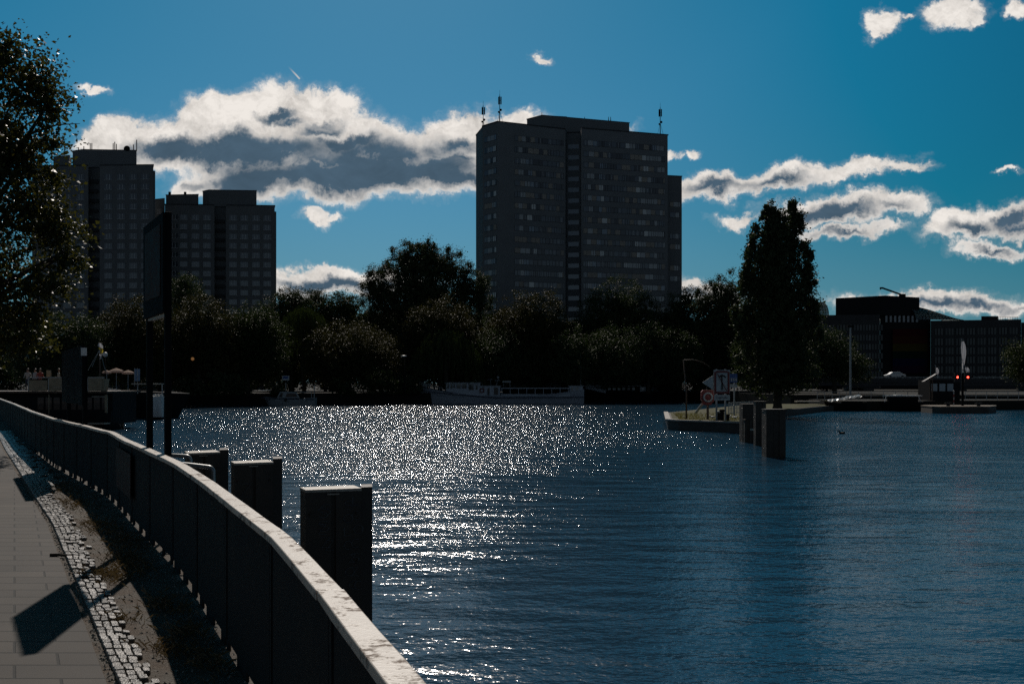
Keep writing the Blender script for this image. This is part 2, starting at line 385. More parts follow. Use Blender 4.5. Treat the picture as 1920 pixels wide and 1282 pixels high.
m_water = water_mat(); m_pave = paving_mat(); m_dirt = dirt_mat(); m_cop = coping_mat()
m_conc = pm('quay_concrete', (.075, .068, .060), .8, var=.35, scale=1.5, bump=.4)
m_stone = pm('cobble_granite', (.135, .122, .108), .42, .5, var=.35, scale=22, bump=.35, bscale=90)
m_panel = pm('dark_parapet_steel', (.019, .020, .021), .8, .15, var=.35, scale=2.5, bump=.15)
m_rust = pm('rusty_poster_metal', (.035, .016, .013), .7, .2, var=.5, scale=5)
m_pile = pm('rusty_pile_steel', (.054, .042, .032), .6, .4, var=.45, scale=2.2, bump=.2)
m_littop = pm('pale_lit_tops', (.44, .38, .31), .5, .5, var=.3, scale=6, bump=.2)  # pale tone puts sunlight into the colour of lids, bars and edges
m_dark = pm('dark_painted_metal', (.008, .009, .010), .8, .08)
m_steel = pm('galvanised_steel', (.30, .31, .31), .38, .5, metallic=.6)
m_white = pm('white_paint', (.70, .70, .69), .42, .5, var=.12)
m_offw = pm('grey_white_paint', (.34, .36, .37), .45, .5, var=.15)
m_black = pm('black_rubber', (.012, .012, .012), .6)
m_wood = pm('brown_wood', (.09, .055, .035), .6, var=.4, scale=5)
m_beige = pm('beige_canvas', (.36, .29, .20), .75, .2, var=.2)
m_red = pm('red_paint', (.17, .02, .018), .5, var=.15)
m_blue = pm('blue_paint', (.03, .08, .26), .5, var=.15)
m_navy = pm('navy_paint', (.012, .02, .05), .5, var=.15)
m_grass = pm('island_turf', (.075, .075, .032), .9, .2, var=.5, scale=6, bump=1., bscale=40)
m_soil = pm('bank_soil', (.025, .024, .020), .9, .2)
m_glass = glassmat('dark_window_glass')
def dimmed(M_, k_):
    for nd in M_.node_tree.nodes:
        if nd.type == 'VALTORGB':
            for e in nd.color_ramp.elements: e.color = tuple(c_ * k_ for c_ in e.color[:3]) + (1,)
    return M_
dimmed(m_glass, .2)

# water, promenade, far banks
b = MB(); b.face([(-700, -60, WATER), (700, -60, WATER), (700, 420, WATER), (-700, 420, WATER)])
structure(b.build('water', m_water), 'dark blue rippled river glittering under the low sun', 'river')
quay = offset(WALL, .42)
b = MB(); poly = quay + [(-60, 110), (-150, 130), (-300, 130), (-300, -30), (1.8, -30)]
b.prism(poly, -3.2, -.012)
structure(b.build('promenade', [m_dirt]), 'strip of dirt and dry moss along the foot of the parapet', 'ground')
ys = [-2.4, 0, 1, 2, 3, 4, 5.46, 8, 11.76, 14.1, 18, 24.8, 34, 43.6, 55, 63]
b = MB(); b.face([(edge_x(y), y, 0.) for y in ys] + [(-70, 63, 0), (-70, -2.4, 0)])
structure(b.build('pavement', m_pave), 'grey slab paving of the riverside promenade', 'pavement')
b = MB(); b.prism([(-260, 158), (-77, 160), (-40, 169), (-16, 178), (12, 196), (36, 206), (42, 150), (150, 146), (420, 150), (420, 400), (-260, 400)], -3.2, -.1)
structure(b.build('far_bank', m_soil), 'dark quay and ground on the far bank under the trees', 'ground')
b = MB(); b.face([(-6000, 380, -.15), (6000, 380, -.15), (6000, 9000, -.15), (-6000, 9000, -.15)])
structure(b.build('ground', m_soil), 'flat city ground reaching the horizon', 'ground')
# cobbles: real stones beside the slabs, thinning out towards the wall
b = MB(); y = 1.5
while y < 34:
    rowh = .078 if y < 16 else .16
    gap = wall_x(y) - edge_x(y)
    ncol = 4 if y < 10 else (5 if y < 15 else 6)
    xx = .065; k = 0
    tw = 1. if y < 16 else 2.0
    while k < ncol and xx < gap - .1:
        wd = rng.uniform(.044, .062) * tw
        if (rng.random() > (.03 + .16 * max(0, k - 2)) and not (k == ncol - 1 and rng.random() < .25)
                and not (abs(y - 8.55) < .24 and k < 9 and rng.random() < .6)):
            cy = y + rng.uniform(-.008, .008); cx = edge_x(cy) + xx + wd / 2; hz = rng.uniform(.008, .02); hh = rowh * rng.uniform(.93, 1.0) / 2
            hw = wd * .485; tilt = rng.uniform(-.10, .10); tl2 = rng.uniform(-.04, .10)
            v = []
            for z, sc in ((-.02, 1.0), (hz - .006, 1.0), (hz + .003, .86)):
                for sx_, sy_ in ((-1, -.72), (-.7, -1), (.7, -1), (1, -.72), (1, .72), (.7, 1), (-.7, 1), (-1, .72)):
                    jx = sx_ * hw * sc * rng.uniform(.93, 1.05); jy = sy_ * hh * sc * rng.uniform(.95, 1.03)
                    v.append((cx + jx - .5 * jy, cy + jy, z + (jx * tilt + jy * tl2 if z > -.01 else 0)))
            f = [(i, (i + 1) % 8, 8 + (i + 1) % 8, 8 + i) for i in range(8)] + [(8 + i, 8 + (i + 1) % 8, 16 + (i + 1) % 8, 16 + i) for i in range(8)] + [tuple(range(16, 24))]
            b.mesh(v, f)
        xx += wd + .004; k += 1
    y += rowh
structure(b.build('cobble_strip', m_stone), 'narrow strip of small granite cobbles between the slabs and the dirt', 'pavement')
# grit and little stones, dry grass
b = MB()
for _ in range(2600):
    y = 2.2 + 16 * rng.random() ** 1.3; g = wall_x(y) - edge_x(y); x = edge_x(y) + (rng.uniform(.02, .07) if rng.random() < .45 else rng.uniform(.2, g + .12)); r = rng.uniform(.004, .013)
    v = [(x + r * rng.uniform(.6, 1.4) * math.cos(a), y + r * rng.uniform(.6, 1.6) * math.sin(a), -.012) for a in (0, 1.6, 3.1, 4.7)] + [(x, y, -.012 + r * rng.uniform(.6, 1.3))]
    b.mesh(v, [(0, 1, 4), (1, 2, 4), (2, 3, 4), (3, 0, 4)])
tag(b.build('gravel', pm('loose_grit', (.26, .24, .21), .6, .4, var=.5, scale=30)), 'loose grit and tiny stones strewn beside the cobbles', 'gravel', kind='stuff')
b = MB()
for (cy, fr, n, sp) in ((9.3, .62, 420, .55), (8.6, .38, 320, .28), (7.4, .75, 200, .3), (6.6, .80, 160, .25), (6.2, .6, 160, .22), (7.0, .30, 70, .12), (5.9, .85, 120, .2), (11.5, .6, 300, .6), (13.6, .5, 260, .7), (10.4, .75, 240, .5), (15.5, .6, 160, .8), (5.2, .75, 140, .3)):
    for _ in range(n):
        y = cy + rng.gauss(0, sp * .6); g = wall_x(y) - edge_x(y); x = edge_x(y) + g * min(.98, max(.1, fr + rng.gauss(0, .11)))
        a = rng.uniform(0, 6.28); l = rng.uniform(.02, .07); lean = rng.uniform(.5, 1.6); wd = rng.uniform(.0015, .003)
        dx_, dy_ = math.cos(a), math.sin(a)
        b.face([(x - dy_ * wd, y + dx_ * wd, -.012), (x + dy_ * wd, y - dx_ * wd, -.012), (x + dx_ * l * lean * .5, y + dy_ * l * lean * .5, l * .6 - .01), (x + dx_ * l * lean, y + dy_ * l * lean, max(.002, l * .8 - .012))])
tag(b.build('dry_grass', leafmat('dry_grass_blades', (.12, .075, .035), (.07, .07, .025), (.03, .02, .008))), 'tufts of dry brown grass on the dirt below the parapet', 'grass', kind='stuff')

# ------------------------------------------------------------------ parapet
par = thing('parapet', (-2.26, 7.22, 0), 'long curving dark steel parapet with a pale weathered coping along the promenade', 'parapet')
H = .95
def resample(pl, step):
    out = [Vector(pl[0])]; acc = 0
    for a, c in zip(pl, pl[1:]):
        a, c = Vector(a), Vector(c); L = (c - a).length; t = step - acc
        while t <= L: out.append(a + (c - a) * t / L); t += step
        acc = (acc + L) % step
    out.append(Vector(pl[-1])); return out
segs = resample(WALL, 1.55)
for i, (a, c) in enumerate(zip(segs, segs[1:])):
    d = (c - a)
    if d.length < .2: continue
    L = d.length; d.normalize(); n = Vector((d.y, -d.x)) * 1.0; mid = (a + c) / 2 + n * .045; rz = math.atan2(d.y, d.x)
    pb = MB(); pb.box((mid.x, mid.y, .48), (L - .012, .022, .85), rz)
    for s in (-1, 1):
        q = mid + d * s * (L / 2 - .03); pb.box((q.x, q.y, .48), (.05, .036, .84), rz)
    for k in (2, 4, 6):                                   # shallow welded seams in the sheet
        q = mid + d * (k / 8 - .5) * L - n * .013; pb.box((q.x + n.x * .011, q.y + n.y * .011, .53), (.03, .008, .80), rz)
    po = pb.build('panel', m_panel, par)
    k = 0.08
    while k < L - .05 and -1 < mid.y < 24:                 # feet closing most of the gap at the ground
        wd = rng.uniform(.06, .38) if mid.y > 3 else .5; wd = min(wd, L - k)
        q = a + n * .045 + d * (k + wd / 2); fb = MB(); fb.box((q.x, q.y, .022), (wd, .018, .07), rz); fb.build('foot', m_panel, po); k += wd + rng.uniform(.18, .62)
    if not -1 < mid.y < 24:
        fb = MB(); fb.box((mid.x, mid.y, .022), (L, .05, .07), rz); fb.build('foot', m_panel, po)
pts = resample(WALL, .31); inner = [Vector(p) for p in offset(pts, -.014)]; outer = [Vector(p) for p in offset(pts, .076)]
pieces = [0]; 
while pieces[-1] < len(pts) - 1: pieces.append(min(len(pts) - 1, pieces[-1] + 5))
for s, e in zip(pieces, pieces[1:]):
    cb = MB(); v = []; f = []
    jz = rng.uniform(-.003, .003); jx = rng.uniform(-.003, .003)
    for i in range(s, e + 1):
        dsh = (pts[min(i + 1, e)] - pts[max(i - 1, s)]).normalized() * (.0025 if i == s else (-.0025 if i == e else 0))
        for (p, z) in ((inner[i], H - .035), (outer[i], H - .035), (outer[i], H), (inner[i], H)):
            v.append((p.x + dsh.x + jx + rng.uniform(-.0015, .0015), p.y + dsh.y, z + jz + rng.uniform(-.001, .001)))
    n = e - s
    for i in range(n):
        for k in range(4): f.append((i * 4 + k, i * 4 + (k + 1) % 4, i * 4 + 4 + (k + 1) % 4, i * 4 + 4 + k))
    f += [(0, 1, 2, 3), (n * 4 + 3, n * 4 + 2, n * 4 + 1, n * 4)]
    cb.mesh(v, f); cb.build('coping', m_cop, par, bevel=.004)
# a rusty poster plate hung on the promenade side
a_, c_ = Vector((wall_x(11.55), 11.55)), Vector((wall_x(13.1), 13.1)); d = (c_ - a_).normalized(); n = Vector((-d.y, d.x)); mid = (a_ + c_) / 2 + n * .01
b = MB(); b.box((mid.x, mid.y, .56), ((c_ - a_).length, .008, .52), math.atan2(d.y, d.x))
tag(b.build('poster_plate', m_rust, origin=(mid.x, mid.y, .3)), 'faded rust-red poster plate hung on the inner face of the parapet', 'poster')

# ------------------------------------------------------------------ big sign on two posts
sg = thing('river_sign', (-3.70, 10.43, -1.76), 'tall dark sign panel on two posts just beyond the parapet', 'sign')
p1, p2 = Vector((-3.45, 9.98)), Vector((-3.96, 10.88)); d = (p2 - p1).normalized(); rz = math.atan2(d.y, d.x)
for p in (p1, p2):
    b = MB(); b.box((p.x, p.y, .80), (.062, .062, 5.12), rz); b.box((p.x, p.y, -1.74), (.16, .16, .04), rz); b.build('post', m_dark, sg, bevel=.004)
mid = (p1 + p2) / 2; nrm = Vector((-d.y, d.x))
b = MB(); q = mid + nrm * .045; b.box((q.x, q.y, 2.85), ((p2 - p1).length + .10, .025, 1.00), rz); b.build('sign_panel', m_dark, sg)
b = MB(); q = mid + nrm * .061; b.box((q.x, q.y, 2.89), (.88, .006, .72), rz); b.build('sign_face', m_rust, sg)
b = MB(); q = mid; b.box((q.x, q.y, 2.335), ((p2 - p1).length - .08, .05, .025), rz); b.build('crossbar', m_littop, sg)  # pale colour paints the sunlit strip under the panel
# ------------------------------------------------------------------ wide low sign further along
a_, c_ = Vector((-7.12, 16.55)), Vector((-8.95, 19.85)); d = (c_ - a_).normalized(); rz = math.atan2(d.y, d.x); mid = (a_ + c_) / 2
s2 = thing('board_sign', (mid.x, mid.y, 0), 'wide dark board sign raised above the parapet beside the moored barge', 'sign')
b = MB(); b.box((mid.x, mid.y, 1.78), ((c_ - a_).length, .05, 1.0), rz); b.build('sign_panel', m_dark, s2)
for k in (.12, .88):
    q = a_ + (c_ - a_) * k; b = MB(); b.box((q.x + .06, q.y + .03, .9), (.07, .07, 2.6), rz); b.build('post', m_dark, s2)
q = a_ - d * .03; b = MB(); b.box((q.x, q.y, 2.17), (.02, .09, .13), rz); b.build('reflector_plate', m_white, s2)

# ------------------------------------------------------------------ mooring dolphins
def scribble(bm_, o, ux, uz, seed, w_, h_, n, r=.012):
    rr = random.Random(seed)
    for k in range(n):
        cx, cz = rr.uniform(.1, .9) * w_, (k + .5) / n * h_; s = h_ / n * .62
        kind = rr.choice('OSLCZ'); pts = []
        if kind == 'O': pts = [(s * .55 * math.cos(a), s * math.sin(a) * .5) for a in np.linspace(0, 6.3, 12)]
        elif kind == 'S': pts = [(s * .45 * math.cos(a), s * .25 + s * .25 * math.sin(a)) for a in np.linspace(.3, 4.7, 8)] + [(s * .45 * math.cos(a), -s * .25 + s * .25 * math.sin(a)) for a in np.linspace(1.5, -2.8, 8)]
        elif kind == 'L': pts = [(-s * .3, s * .5), (-s * .25, -s * .5), (s * .4, -s * .42)]
        elif kind == 'C': pts = [(s * .5 * math.cos(a), s * .5 * math.sin(a)) for a in np.linspace(.8, 5.5, 10)]
        else: pts = [(-s * .4, s * .5), (s * .4, s * .45), (-s * .35, -s * .45), (s * .45, -s * .5)]
        for (x0, z0), (x1, z1) in zip(pts, pts[1:]):
            bm_.bar(o + ux * (cx + x0) + uz * (cz + z0), o + ux * (cx + x1) + uz * (cz + z1), r, .004)
m_tag = pm('grey_spray_paint', (.10, .11, .12), .6)
def dolphin(x0, x1, xf, d, ytop, yflange, depth, label, graf):
    """sheet-pile box: photo columns x0..x1 main face, to xf side flange"""
    A, B, C_ = X(x0, d), X(x1, d), X(xf, d); zt = Z(ytop, d); zf = Z(yflange, d)
    t = thing('mooring_dolphin', ((A + C_) / 2, d + depth / 2, WATER), label, 'mooring post', 'mooring dolphins beyond the parapet')
    w_ = x1 - x0
    fl_, fr, br_, bl = XY(x0 + .09 * w_, d), XY(x1, d * 1.018), XY(x0 + .87 * w_, d * 1.047), XY(x0, d * 1.025)
    m1, m2 = Vector(fl_).lerp(Vector(fr), .46), Vector(fl_).lerp(Vector(fr), .54)
    b = MB(); b.prism([fl_, tuple(m1), (m1.x, m1.y + .03), (m2.x, m2.y + .03), tuple(m2), fr, br_, bl], WATER - 1., zt - .03); body = b.build('pile_body', m_pile, t)
    b = MB(); b.prism([XY(x1 - .5, d * 1.03), XY(xf, d * 1.035), XY(xf - .5, d * 1.065), XY(x1 - .5, d * 1.06)], WATER - 1., zf); b.build('flange_pile', m_pile, t)
    cc_ = (Vector(fl_) + Vector(br_)) / 2
    b = MB(); b.prism([tuple(cc_ + (Vector(p_) - cc_) * 1.02) for p_ in (fl_, fr, br_, bl)], zt - .029, zt); b.build('lid', m_littop, t, bevel=.004)
    q_ = Vector(fl_).lerp(Vector(fr), .5); b = MB(); b.box((q_.x, q_.y - .025, zt - .05), (.12, .02, .012), .26); b.build('lid_bracket', m_littop, t)
    for k_ in range(5):
        b = MB(); q_ = Vector(fl_).lerp(Vector(fr), .08 + .84 * (k_ % 2)); zz_ = zt - .25 - .5 * (k_ // 2); b.ball((q_.x, q_.y - .004, zz_), .018, 8, 5); b.build('bolt', m_pile, body)
    if graf:
        for (fx, fz, ww, hh, n_, sd_) in graf:
            for gl in range(n_):
                b = MB(); scribble(b, Vector((*(Vector(fl_).lerp(Vector(fr), fx)), zt - fz - hh + hh / n_ * gl)) + Vector((0, -.004, 0)), Vector(((fr[0] - fl_[0]), fr[1] - fl_[1], 0)).normalized(), Vector((0, 0, 1)), sd_ * 31 + gl, ww, hh / n_, 1)
                b.build('graffiti', m_tag, body)
    return t
dolphin(563, 677, 698, 10.0, 918, 919, .62, 'nearest sheet pile mooring post with grey graffiti, beside the bend of the parapet', [(.68, .10, .12, .95, 7, 3), (.82, .06, .10, 1.0, 7, 8), (.15, .12, .2, .5, 3, 5), (.22, .15, .2, .5, 3, 11)])
dolphin(433, 512, 529, 13.4, 868, 864, .75, 'middle sheet pile mooring post with a single looping scrawl', [(.22, .22, .2, .3, 1, 21)])
dolphin(346, 412, 428, 15.2, 849, 847, .8, 'farthest sheet pile mooring post, next to the curved ladder rails', None)
# ladder hand rails on the quay edge
lad = thing('quay_ladder', (X(350, 10.3), 10.3, -.1), 'curved steel ladder rails over the quay edge behind the parapet', 'ladder')
for (pa, pb_, d_) in (((318, 853), (352, 855), 10.7), ((336, 869), (396, 876), 9.6)):
    a_, c_ = P(*pa, d_), P(*pb_, d_); pts = [a_ + Vector((-.02, .0, -1.0)), a_ + Vector((-.01, 0, -.06)), a_]
    for k in range(1, 9): pts.append(a_ + (c_ - a_) * (k / 8) * .9)
    for ang in range(1, 7):
        t = ang / 6 * math.pi / 2; pts.append(c_ + (a_ - c_) * .1 + Vector((.05 * math.sin(t), 0, -.05 * (1 - math.cos(t)))))
    pts.append(pts[-1] + Vector((.01, 0, -1.9)))
    b = MB(); b.tube(pts, .021, 8); b.build('handrail', m_steel, lad, smooth=True)
b = MB()
for k in range(6): b.bar(P(330, 860, 10.7) + Vector((.2, 0, -.5 - .3 * k)), P(396, 880, 9.6) + Vector((.02, 0, -.5 - .3 * k)), .025)
b.build('rungs', m_steel, lad)
# ================================================================== BUILDINGS
m_wall = pm('tower_concrete', (.165, .172, .18), .8, .2, var=.10, scale=.25)
m_wall2 = pm('tower_panel_grey', (.14, .146, .152), .8, .2, var=.10, scale=.25)
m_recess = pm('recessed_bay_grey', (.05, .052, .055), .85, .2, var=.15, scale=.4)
m_roof = pm('roofing_felt', (.05, .052, .055), .8, .2)
m_infill = pm('beige_infill_panel', (.30, .265, .23), .7, .3, var=.2)
m_frame = pm('window_frame_white', (.40, .41, .42), .5, .4, var=.1)
m_tglass = glassmat('tower_glass', (.035, .045, .055), .08)

def face_pts(A, B):
    A, B = Vector(A), Vector(B); d = (B - A).normalized(); n = Vector((d.y, -d.x))
    if n.y > 0: n = -n
    return A, B, d, n, math.atan2(d.y, d.x)
def band(parent, A, B, f0, f1, zc, h, seed, name='window_band'):
    """a ribbon of glass panes and infill panels on wall A-B between fractions f0..f1"""
    rr = random.Random(seed); A, B, d, n, rz = face_pts(A, B); L = (B - A).length
    b = MB(); s = L * f0; e = L * f1; k = 0
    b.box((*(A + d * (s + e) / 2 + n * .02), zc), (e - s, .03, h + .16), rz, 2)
    while s < e - .2:
        wd = min(e - s, rr.choice((.95, 1.2, 1.2, 1.5))); m = 1 if rr.random() < .2 else 0
        q = A + d * (s + wd / 2) + n * .05
        if m: b.box((q.x, q.y, zc), (wd - .06, .06, h), rz, 1)
        else:
            b.box((q.x, q.y, zc), (wd - .10, .05, h), rz, 0)
            if rr.random() < .6: b.box((q.x + n.x * .03, q.y + n.y * .03, zc), (.09, .05, h), rz, 3 if rr.random() < .35 else 2)
        s += wd
    return b.build(name, [m_tglass, m_infill, m_recess, m_frame], parent)
def punched(parent, A, B, f, zc, wd, h, lit=False):
    A, B, d, n, rz = face_pts(A, B); L = (B - A).length; q = A + d * L * f + n * .03
    b = MB(); b.box((q.x, q.y, zc), (wd, .05, h), rz, 0)
    for k in (-.17, .17): b.box((q.x + d.x * wd * k + n.x * .03, q.y + d.y * wd * k + n.y * .03, zc), (.14, .05, h), rz, 1)
    b.box((q.x + n.x * .05, q.y + n.y * .05, zc - h / 2 - .06), (wd + .16, .14, .10), rz, 1)
    return b.build('window', [m_rglass, m_frame], parent)
def roofcap(b, poly, z, t=.28, o=.22, m=0):
    c = Vector((sum(p[0] for p in poly) / len(poly), sum(p[1] for p in poly) / len(poly)))
    b.prism([tuple(c + (Vector(p) - c) * (1 + o / max(1, (Vector(p) - c).length))) for p in poly], z + .01, z + t, m)
def antenna(parent, x, y, z, h, kind=0):
    b = MB(); b.tube([(x, y, z), (x, y, z + h)], [.13, .07], 6)
    if kind == 0:
        for k in range(3):
            a = k * 2.1 + .3; b.box((x + .32 * math.cos(a), y + .32 * math.sin(a), z + h * .80), (.28, .16, 1.9), a)
            b.bar((x, y, z + h * .8), (x + .32 * math.cos(a), y + .32 * math.sin(a), z + h * .8), .08)
            b.bar((x + 1.0 * math.cos(a), y + 1.0 * math.sin(a), z), (x, y, z + h * .45), .06)
        b.ball((x + .25, y - .2, z + h * .47), (.32, .2, .32)); b.ball((x - .25, y - .2, z + h * .40), (.26, .2, .26)); b.tube([(x, y, z + h), (x, y, z + h + 1.1)], .03, 5)
    return b.build('antenna', m_dark, parent, smooth=False)

# ---- middle tower with ribbon windows
D0 = 247.
tw = thing('high_rise', (5, 262, -.1), 'tall grey slab tower with ribbon windows and three antenna masts, in the middle', 'apartment tower')
C0 = XY(934, 247); C1 = XY(905, 251.5); C2 = XY(892.5, 260); E1 = XY(1060, 254.3); E2 = XY(1063, 258); E3 = XY(1088, 257.5); G1 = XY(1090, 253.3); G2 = XY(1252, 260.3)
ZR = Z(229, 247)
b = MB(); poly = [C0, E1, E2, E3, G1, G2, (G2[0] - 4, G2[1] + 18), (C1[0] + 6, C1[1] + 28), C1]
b.prism(poly, -.1, ZR); b.build('wall', m_wall, tw)
b = MB(); roofcap(b, poly, ZR); b.build('roof', m_roof, tw)
b = MB(); poly2 = [C1, C2, (C2[0] + 5, C2[1] + 16), (C1[0] + 4, C1[1] + 14)]; zl = Z(253, 259); b.prism([(p[0] - .01, p[1] + .05) for p in poly2], -.1, zl); roofcap(b, poly2, zl, .25, .15, 1); b.build('side_block', [m_wall2, m_roof], tw)
W1, W2 = (G2[0] - .01, G2[1] + 2.2), XY(1278.5, 263.5); zw = Z(331, 263)
b = MB(); pw = [W1, W2, (W2[0] - 3, W2[1] + 12), (W1[0] - 3, W1[1] + 12)]; b.prism(pw, -.1, zw); roofcap(b, pw, zw, .25, .2, 1); b.build('side_wing', [m_wall2, m_roof], tw)
q0, q1, q2 = XY(988, 262.5), XY(1017, 258.5), XY(1180, 266); zp = Z(217, 258.5)
b = MB(); pp = [q0, q1, q2, (q2[0] - 3, q2[1] + 8), (q0[0] + 3, q0[1] + 8)]; b.prism(pp, ZR + .29, zp); roofcap(b, pp, zp, .2, .15, 1)
b.box((*((Vector(q1) + Vector(q2)) / 2 - Vector((7, -1))), zp + .5), (3.2, 2.5, .6), .2, 1); b.build('roof_plant_room', [m_wall2, m_roof], tw)
for i in range(21):
    zc = ZR - 3.55 - i * 2.80
    if zc < 2: break
    band(tw, C1, C0, .12, .90, zc, 1.25, 100 + i)
    band(tw, C0, E1, .24, .975, zc, 1.25, 200 + i)
    band(tw, G1, G2, .02, .965, zc, 1.25, 300 + i)
    if i % 3 != 1 and zc < zw - 3: band(tw, W1, W2, .22, .88, zc, 1.25, 400 + i)
    bb = MB(); A_, B_, d_, n_, rz_ = face_pts(E2, E3); qq = (A_ + B_) / 2
    bb.box((qq.x, qq.y - .05, zc), ((B_ - A_).length * .8, .08, 1.1), rz_, 0); bb.build('bay_window', [m_tglass], tw)
antenna(tw, X(937, 250), 250, ZR + .29, Z(176, 250) - ZR - .5); antenna(tw, X(906, 258), 258, zl + .2, Z(199, 258) - zl); antenna(tw, X(1238, 262), 262, ZR + .29, Z(203, 262) - ZR)
antenna(tw, X(1016, 262), 262, zp + .2, 1.6, 1)
for px in (1096, 1141, 1145):
    antenna(tw, X(px, 265), 265, zp + .2, 1.2, 1)

m_rglass = dimmed(glassmat('residential_glass', (.03, .04, .05), .08), .3)
# ---- left towers with punched windows
def block_tower(name, label, D, sections, recess, cols, ztop, rowpx, nrow, side, pent, extras, slope):
    """sections: photo columns of the front; everything at about D metres"""
    x0, x1 = sections; A = XY(x0, D); Bd = D * slope; B = XY(x1, Bd)
    t = thing(name, ((A[0] + B[0]) / 2, D + 10, -.1), label, 'apartment tower')
    r0, r1 = recess
    def on(px, off=0.):
        # point of the front line at photo column px
        k = (px - x0) / (x1 - x0); d = D + (Bd - D) * k + off; return XY(px, d)
    poly = [A, on(r0), on(r0 + .6, 3.2), on(r1 - .6, 3.2), on(r1), B, (B[0] * (1 + 17 / D) - .8, B[1] + 17), (A[0] - 3, A[1] + 17)]
    b = MB(); b.prism(poly, -.1, ztop); b.build('wall', m_wall2, t)
    b = MB(); roofcap(b, poly, ztop, .3, .2); b.build('roof', m_roof, t)
    if side:
        s1, zs = side; b = MB(); p = [XY(x1 - 1.5, Bd + 2.5), XY(s1, Bd + 3), (XY(s1 - .5, Bd + 15))]; b.prism(p, -.1, zs); roofcap(b, p, zs, .25, .1, 1); b.build('side_block', [m_wall, m_roof], t)
    for (pts, zt) in pent:
        b = MB(); p = [XY(px, D + off) for px, off in pts]; b.prism(p, ztop + .31, zt); roofcap(b, p, zt, .2, .12, 1); b.build('roof_plant_room', [m_wall2, m_roof], t)
    for i in range(nrow):
        zc = ztop - rowpx[0] - i * rowpx[1]
        if zc < 3: break
        for c in cols: punched(t, A, B, ((XY(c, 1)[0] * D * (1 + (slope - 1) * (c - x0) / (x1 - x0))) - A[0]) / (B[0] - A[0]), zc, 2.25, 1.45)
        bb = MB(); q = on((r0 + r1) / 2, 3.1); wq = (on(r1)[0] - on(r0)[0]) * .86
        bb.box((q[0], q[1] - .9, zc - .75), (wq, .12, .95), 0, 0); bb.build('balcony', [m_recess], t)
    return t, on
Zt = Z(312, 284)
t1, on1 = block_tower('residential_tower', 'tall grey panel tower with punched windows rising behind the big left tree', 284., (60, 287.5), (165.5, 187), (84, 104, 126, 151, 203, 227, 250, 272), Zt, (3.2, 2.80), 20,
    (291, Z(323, 286)), [([(136, 5), (156, 3), (256, 4), (252, 11), (140, 11)], Z(281, 287)), ([(100, 6), (130, 4), (134, 12), (104, 12)], Z(292, 288))], None, .995)
for px, h in ((147, 1.0), (157, 1.3), (169, 2.2), (172, 2.2), (212, 2.2), (215, 2.6), (218, 2.0), (256, 3.2), (250, 1.8), (121, 3.)):
    b = MB(); b.tube([(X(px, 288), 288, Z(283, 288) - (.9 if px < 140 else 0)), (X(px, 288), 288, Z(283, 288) + h)], .13, 5); b.build('antenna', m_dark, t1)
b = MB(); cx, cz = X(238, 288), Z(279.5, 288); b.tube([(cx, 288.1, cz), (cx, 287.9, cz), (cx, 287.6, cz)], [.2, .95, .1], 14); b.tube([(cx, 288, Z(284, 288)), (cx, 288, cz)], .12, 6); b.build('satellite_dish', m_dark, t1)
Zt2 = Z(384, 297)
t2, on2 = block_tower('residential_tower', 'lower grey panel tower with punched windows, right of the taller left one', 297., (309, 515), (402, 423.5), (326, 344, 366.5, 388, 437, 458, 480, 501), Zt2, (3.6, 2.80), 17,
    (518, Z(396, 300)), [([(311, 5), (372, 4), (370, 12), (316, 12)], Z(365, 301)), ([(380, 6), (392, 4), (481, 5), (478, 13), (384, 13)], Z(358, 302))], None, 1.008)
for px in (318, 347):
    b = MB(); b.tube([(X(px, 304), 304, Z(366, 304)), (X(px, 304), 304, Z(360, 304))], .4, 8); b.build('roof_vent', m_dark, t2)
lw = MB(); p = [XY(286, 303), XY(308.7, 301), XY(308.7, 312), XY(286, 314)]; zz = Z(373, 301); lw.prism(p, -.1, zz); roofcap(lw, p, zz, .25, .1, 1); lw.build('side_wing', [m_wall2, m_roof], t2)
for i in range(16):
    punched(t2, XY(286, 303), XY(308.7, 301), .55, zz - 3.6 - i * 2.8, 2.0, 1.45)

m_oglass = dimmed(glassmat('office_glass', (.02, .03, .04), .1), .12)
for nd in m_oglass.node_tree.nodes:
    if nd.type == 'BSDF_PRINCIPLED': nd.inputs['Specular IOR Level'].default_value = .35
# ---- wide office block with glazed vaults at the right
DO = 300.
m_off = pm('office_stone', (.060, .062, .064), .85, .15, var=.15, scale=.3)
m_offd = pm('office_dark_cladding', (.020, .022, .024), .8, .1)
m_vault = bpy.data.materials.new('vault_glass'); m_vault.use_nodes = True; m_vault.node_tree.nodes.clear(); vt = NT(m_vault.node_tree)
_p = vt.n('ShaderNodeBsdfPrincipled'); _p.inputs['Base Color'].default_value = (.08, .11, .12, 1); _p.inputs['Roughness'].default_value = .2
_q = vt.n('ShaderNodeBsdfTranslucent'); _q.inputs[0].default_value = (.42, .50, .50, 1); _a = vt.n('ShaderNodeAddShader'); vt.put(_a.inputs[0], _p.outputs[0]); vt.put(_a.inputs[1], _q.outputs[0]); vt.put(vt.n('ShaderNodeOutputMaterial').inputs[0], _a.outputs[0])
ob = thing('office_building', (115, 310, -.1), 'wide dark office building with curved glazed roofs and a rainbow banner, far right', 'office building')
zA, zB = Z(590, DO), Z(601, DO)
b = MB(); b.prism([XY(1500, DO + 2), XY(1650, DO), XY(1650, DO + 25), XY(1500, DO + 27)], -.1, zA); b.build('wall', m_off, ob)
b = MB(); b.prism([XY(1650.1, DO + 4), XY(1745, DO + 4), XY(1745, DO + 25), XY(1650.1, DO + 25)], -.1, Z(594, DO + 4)); b.build('atrium_wall', m_offd, ob)
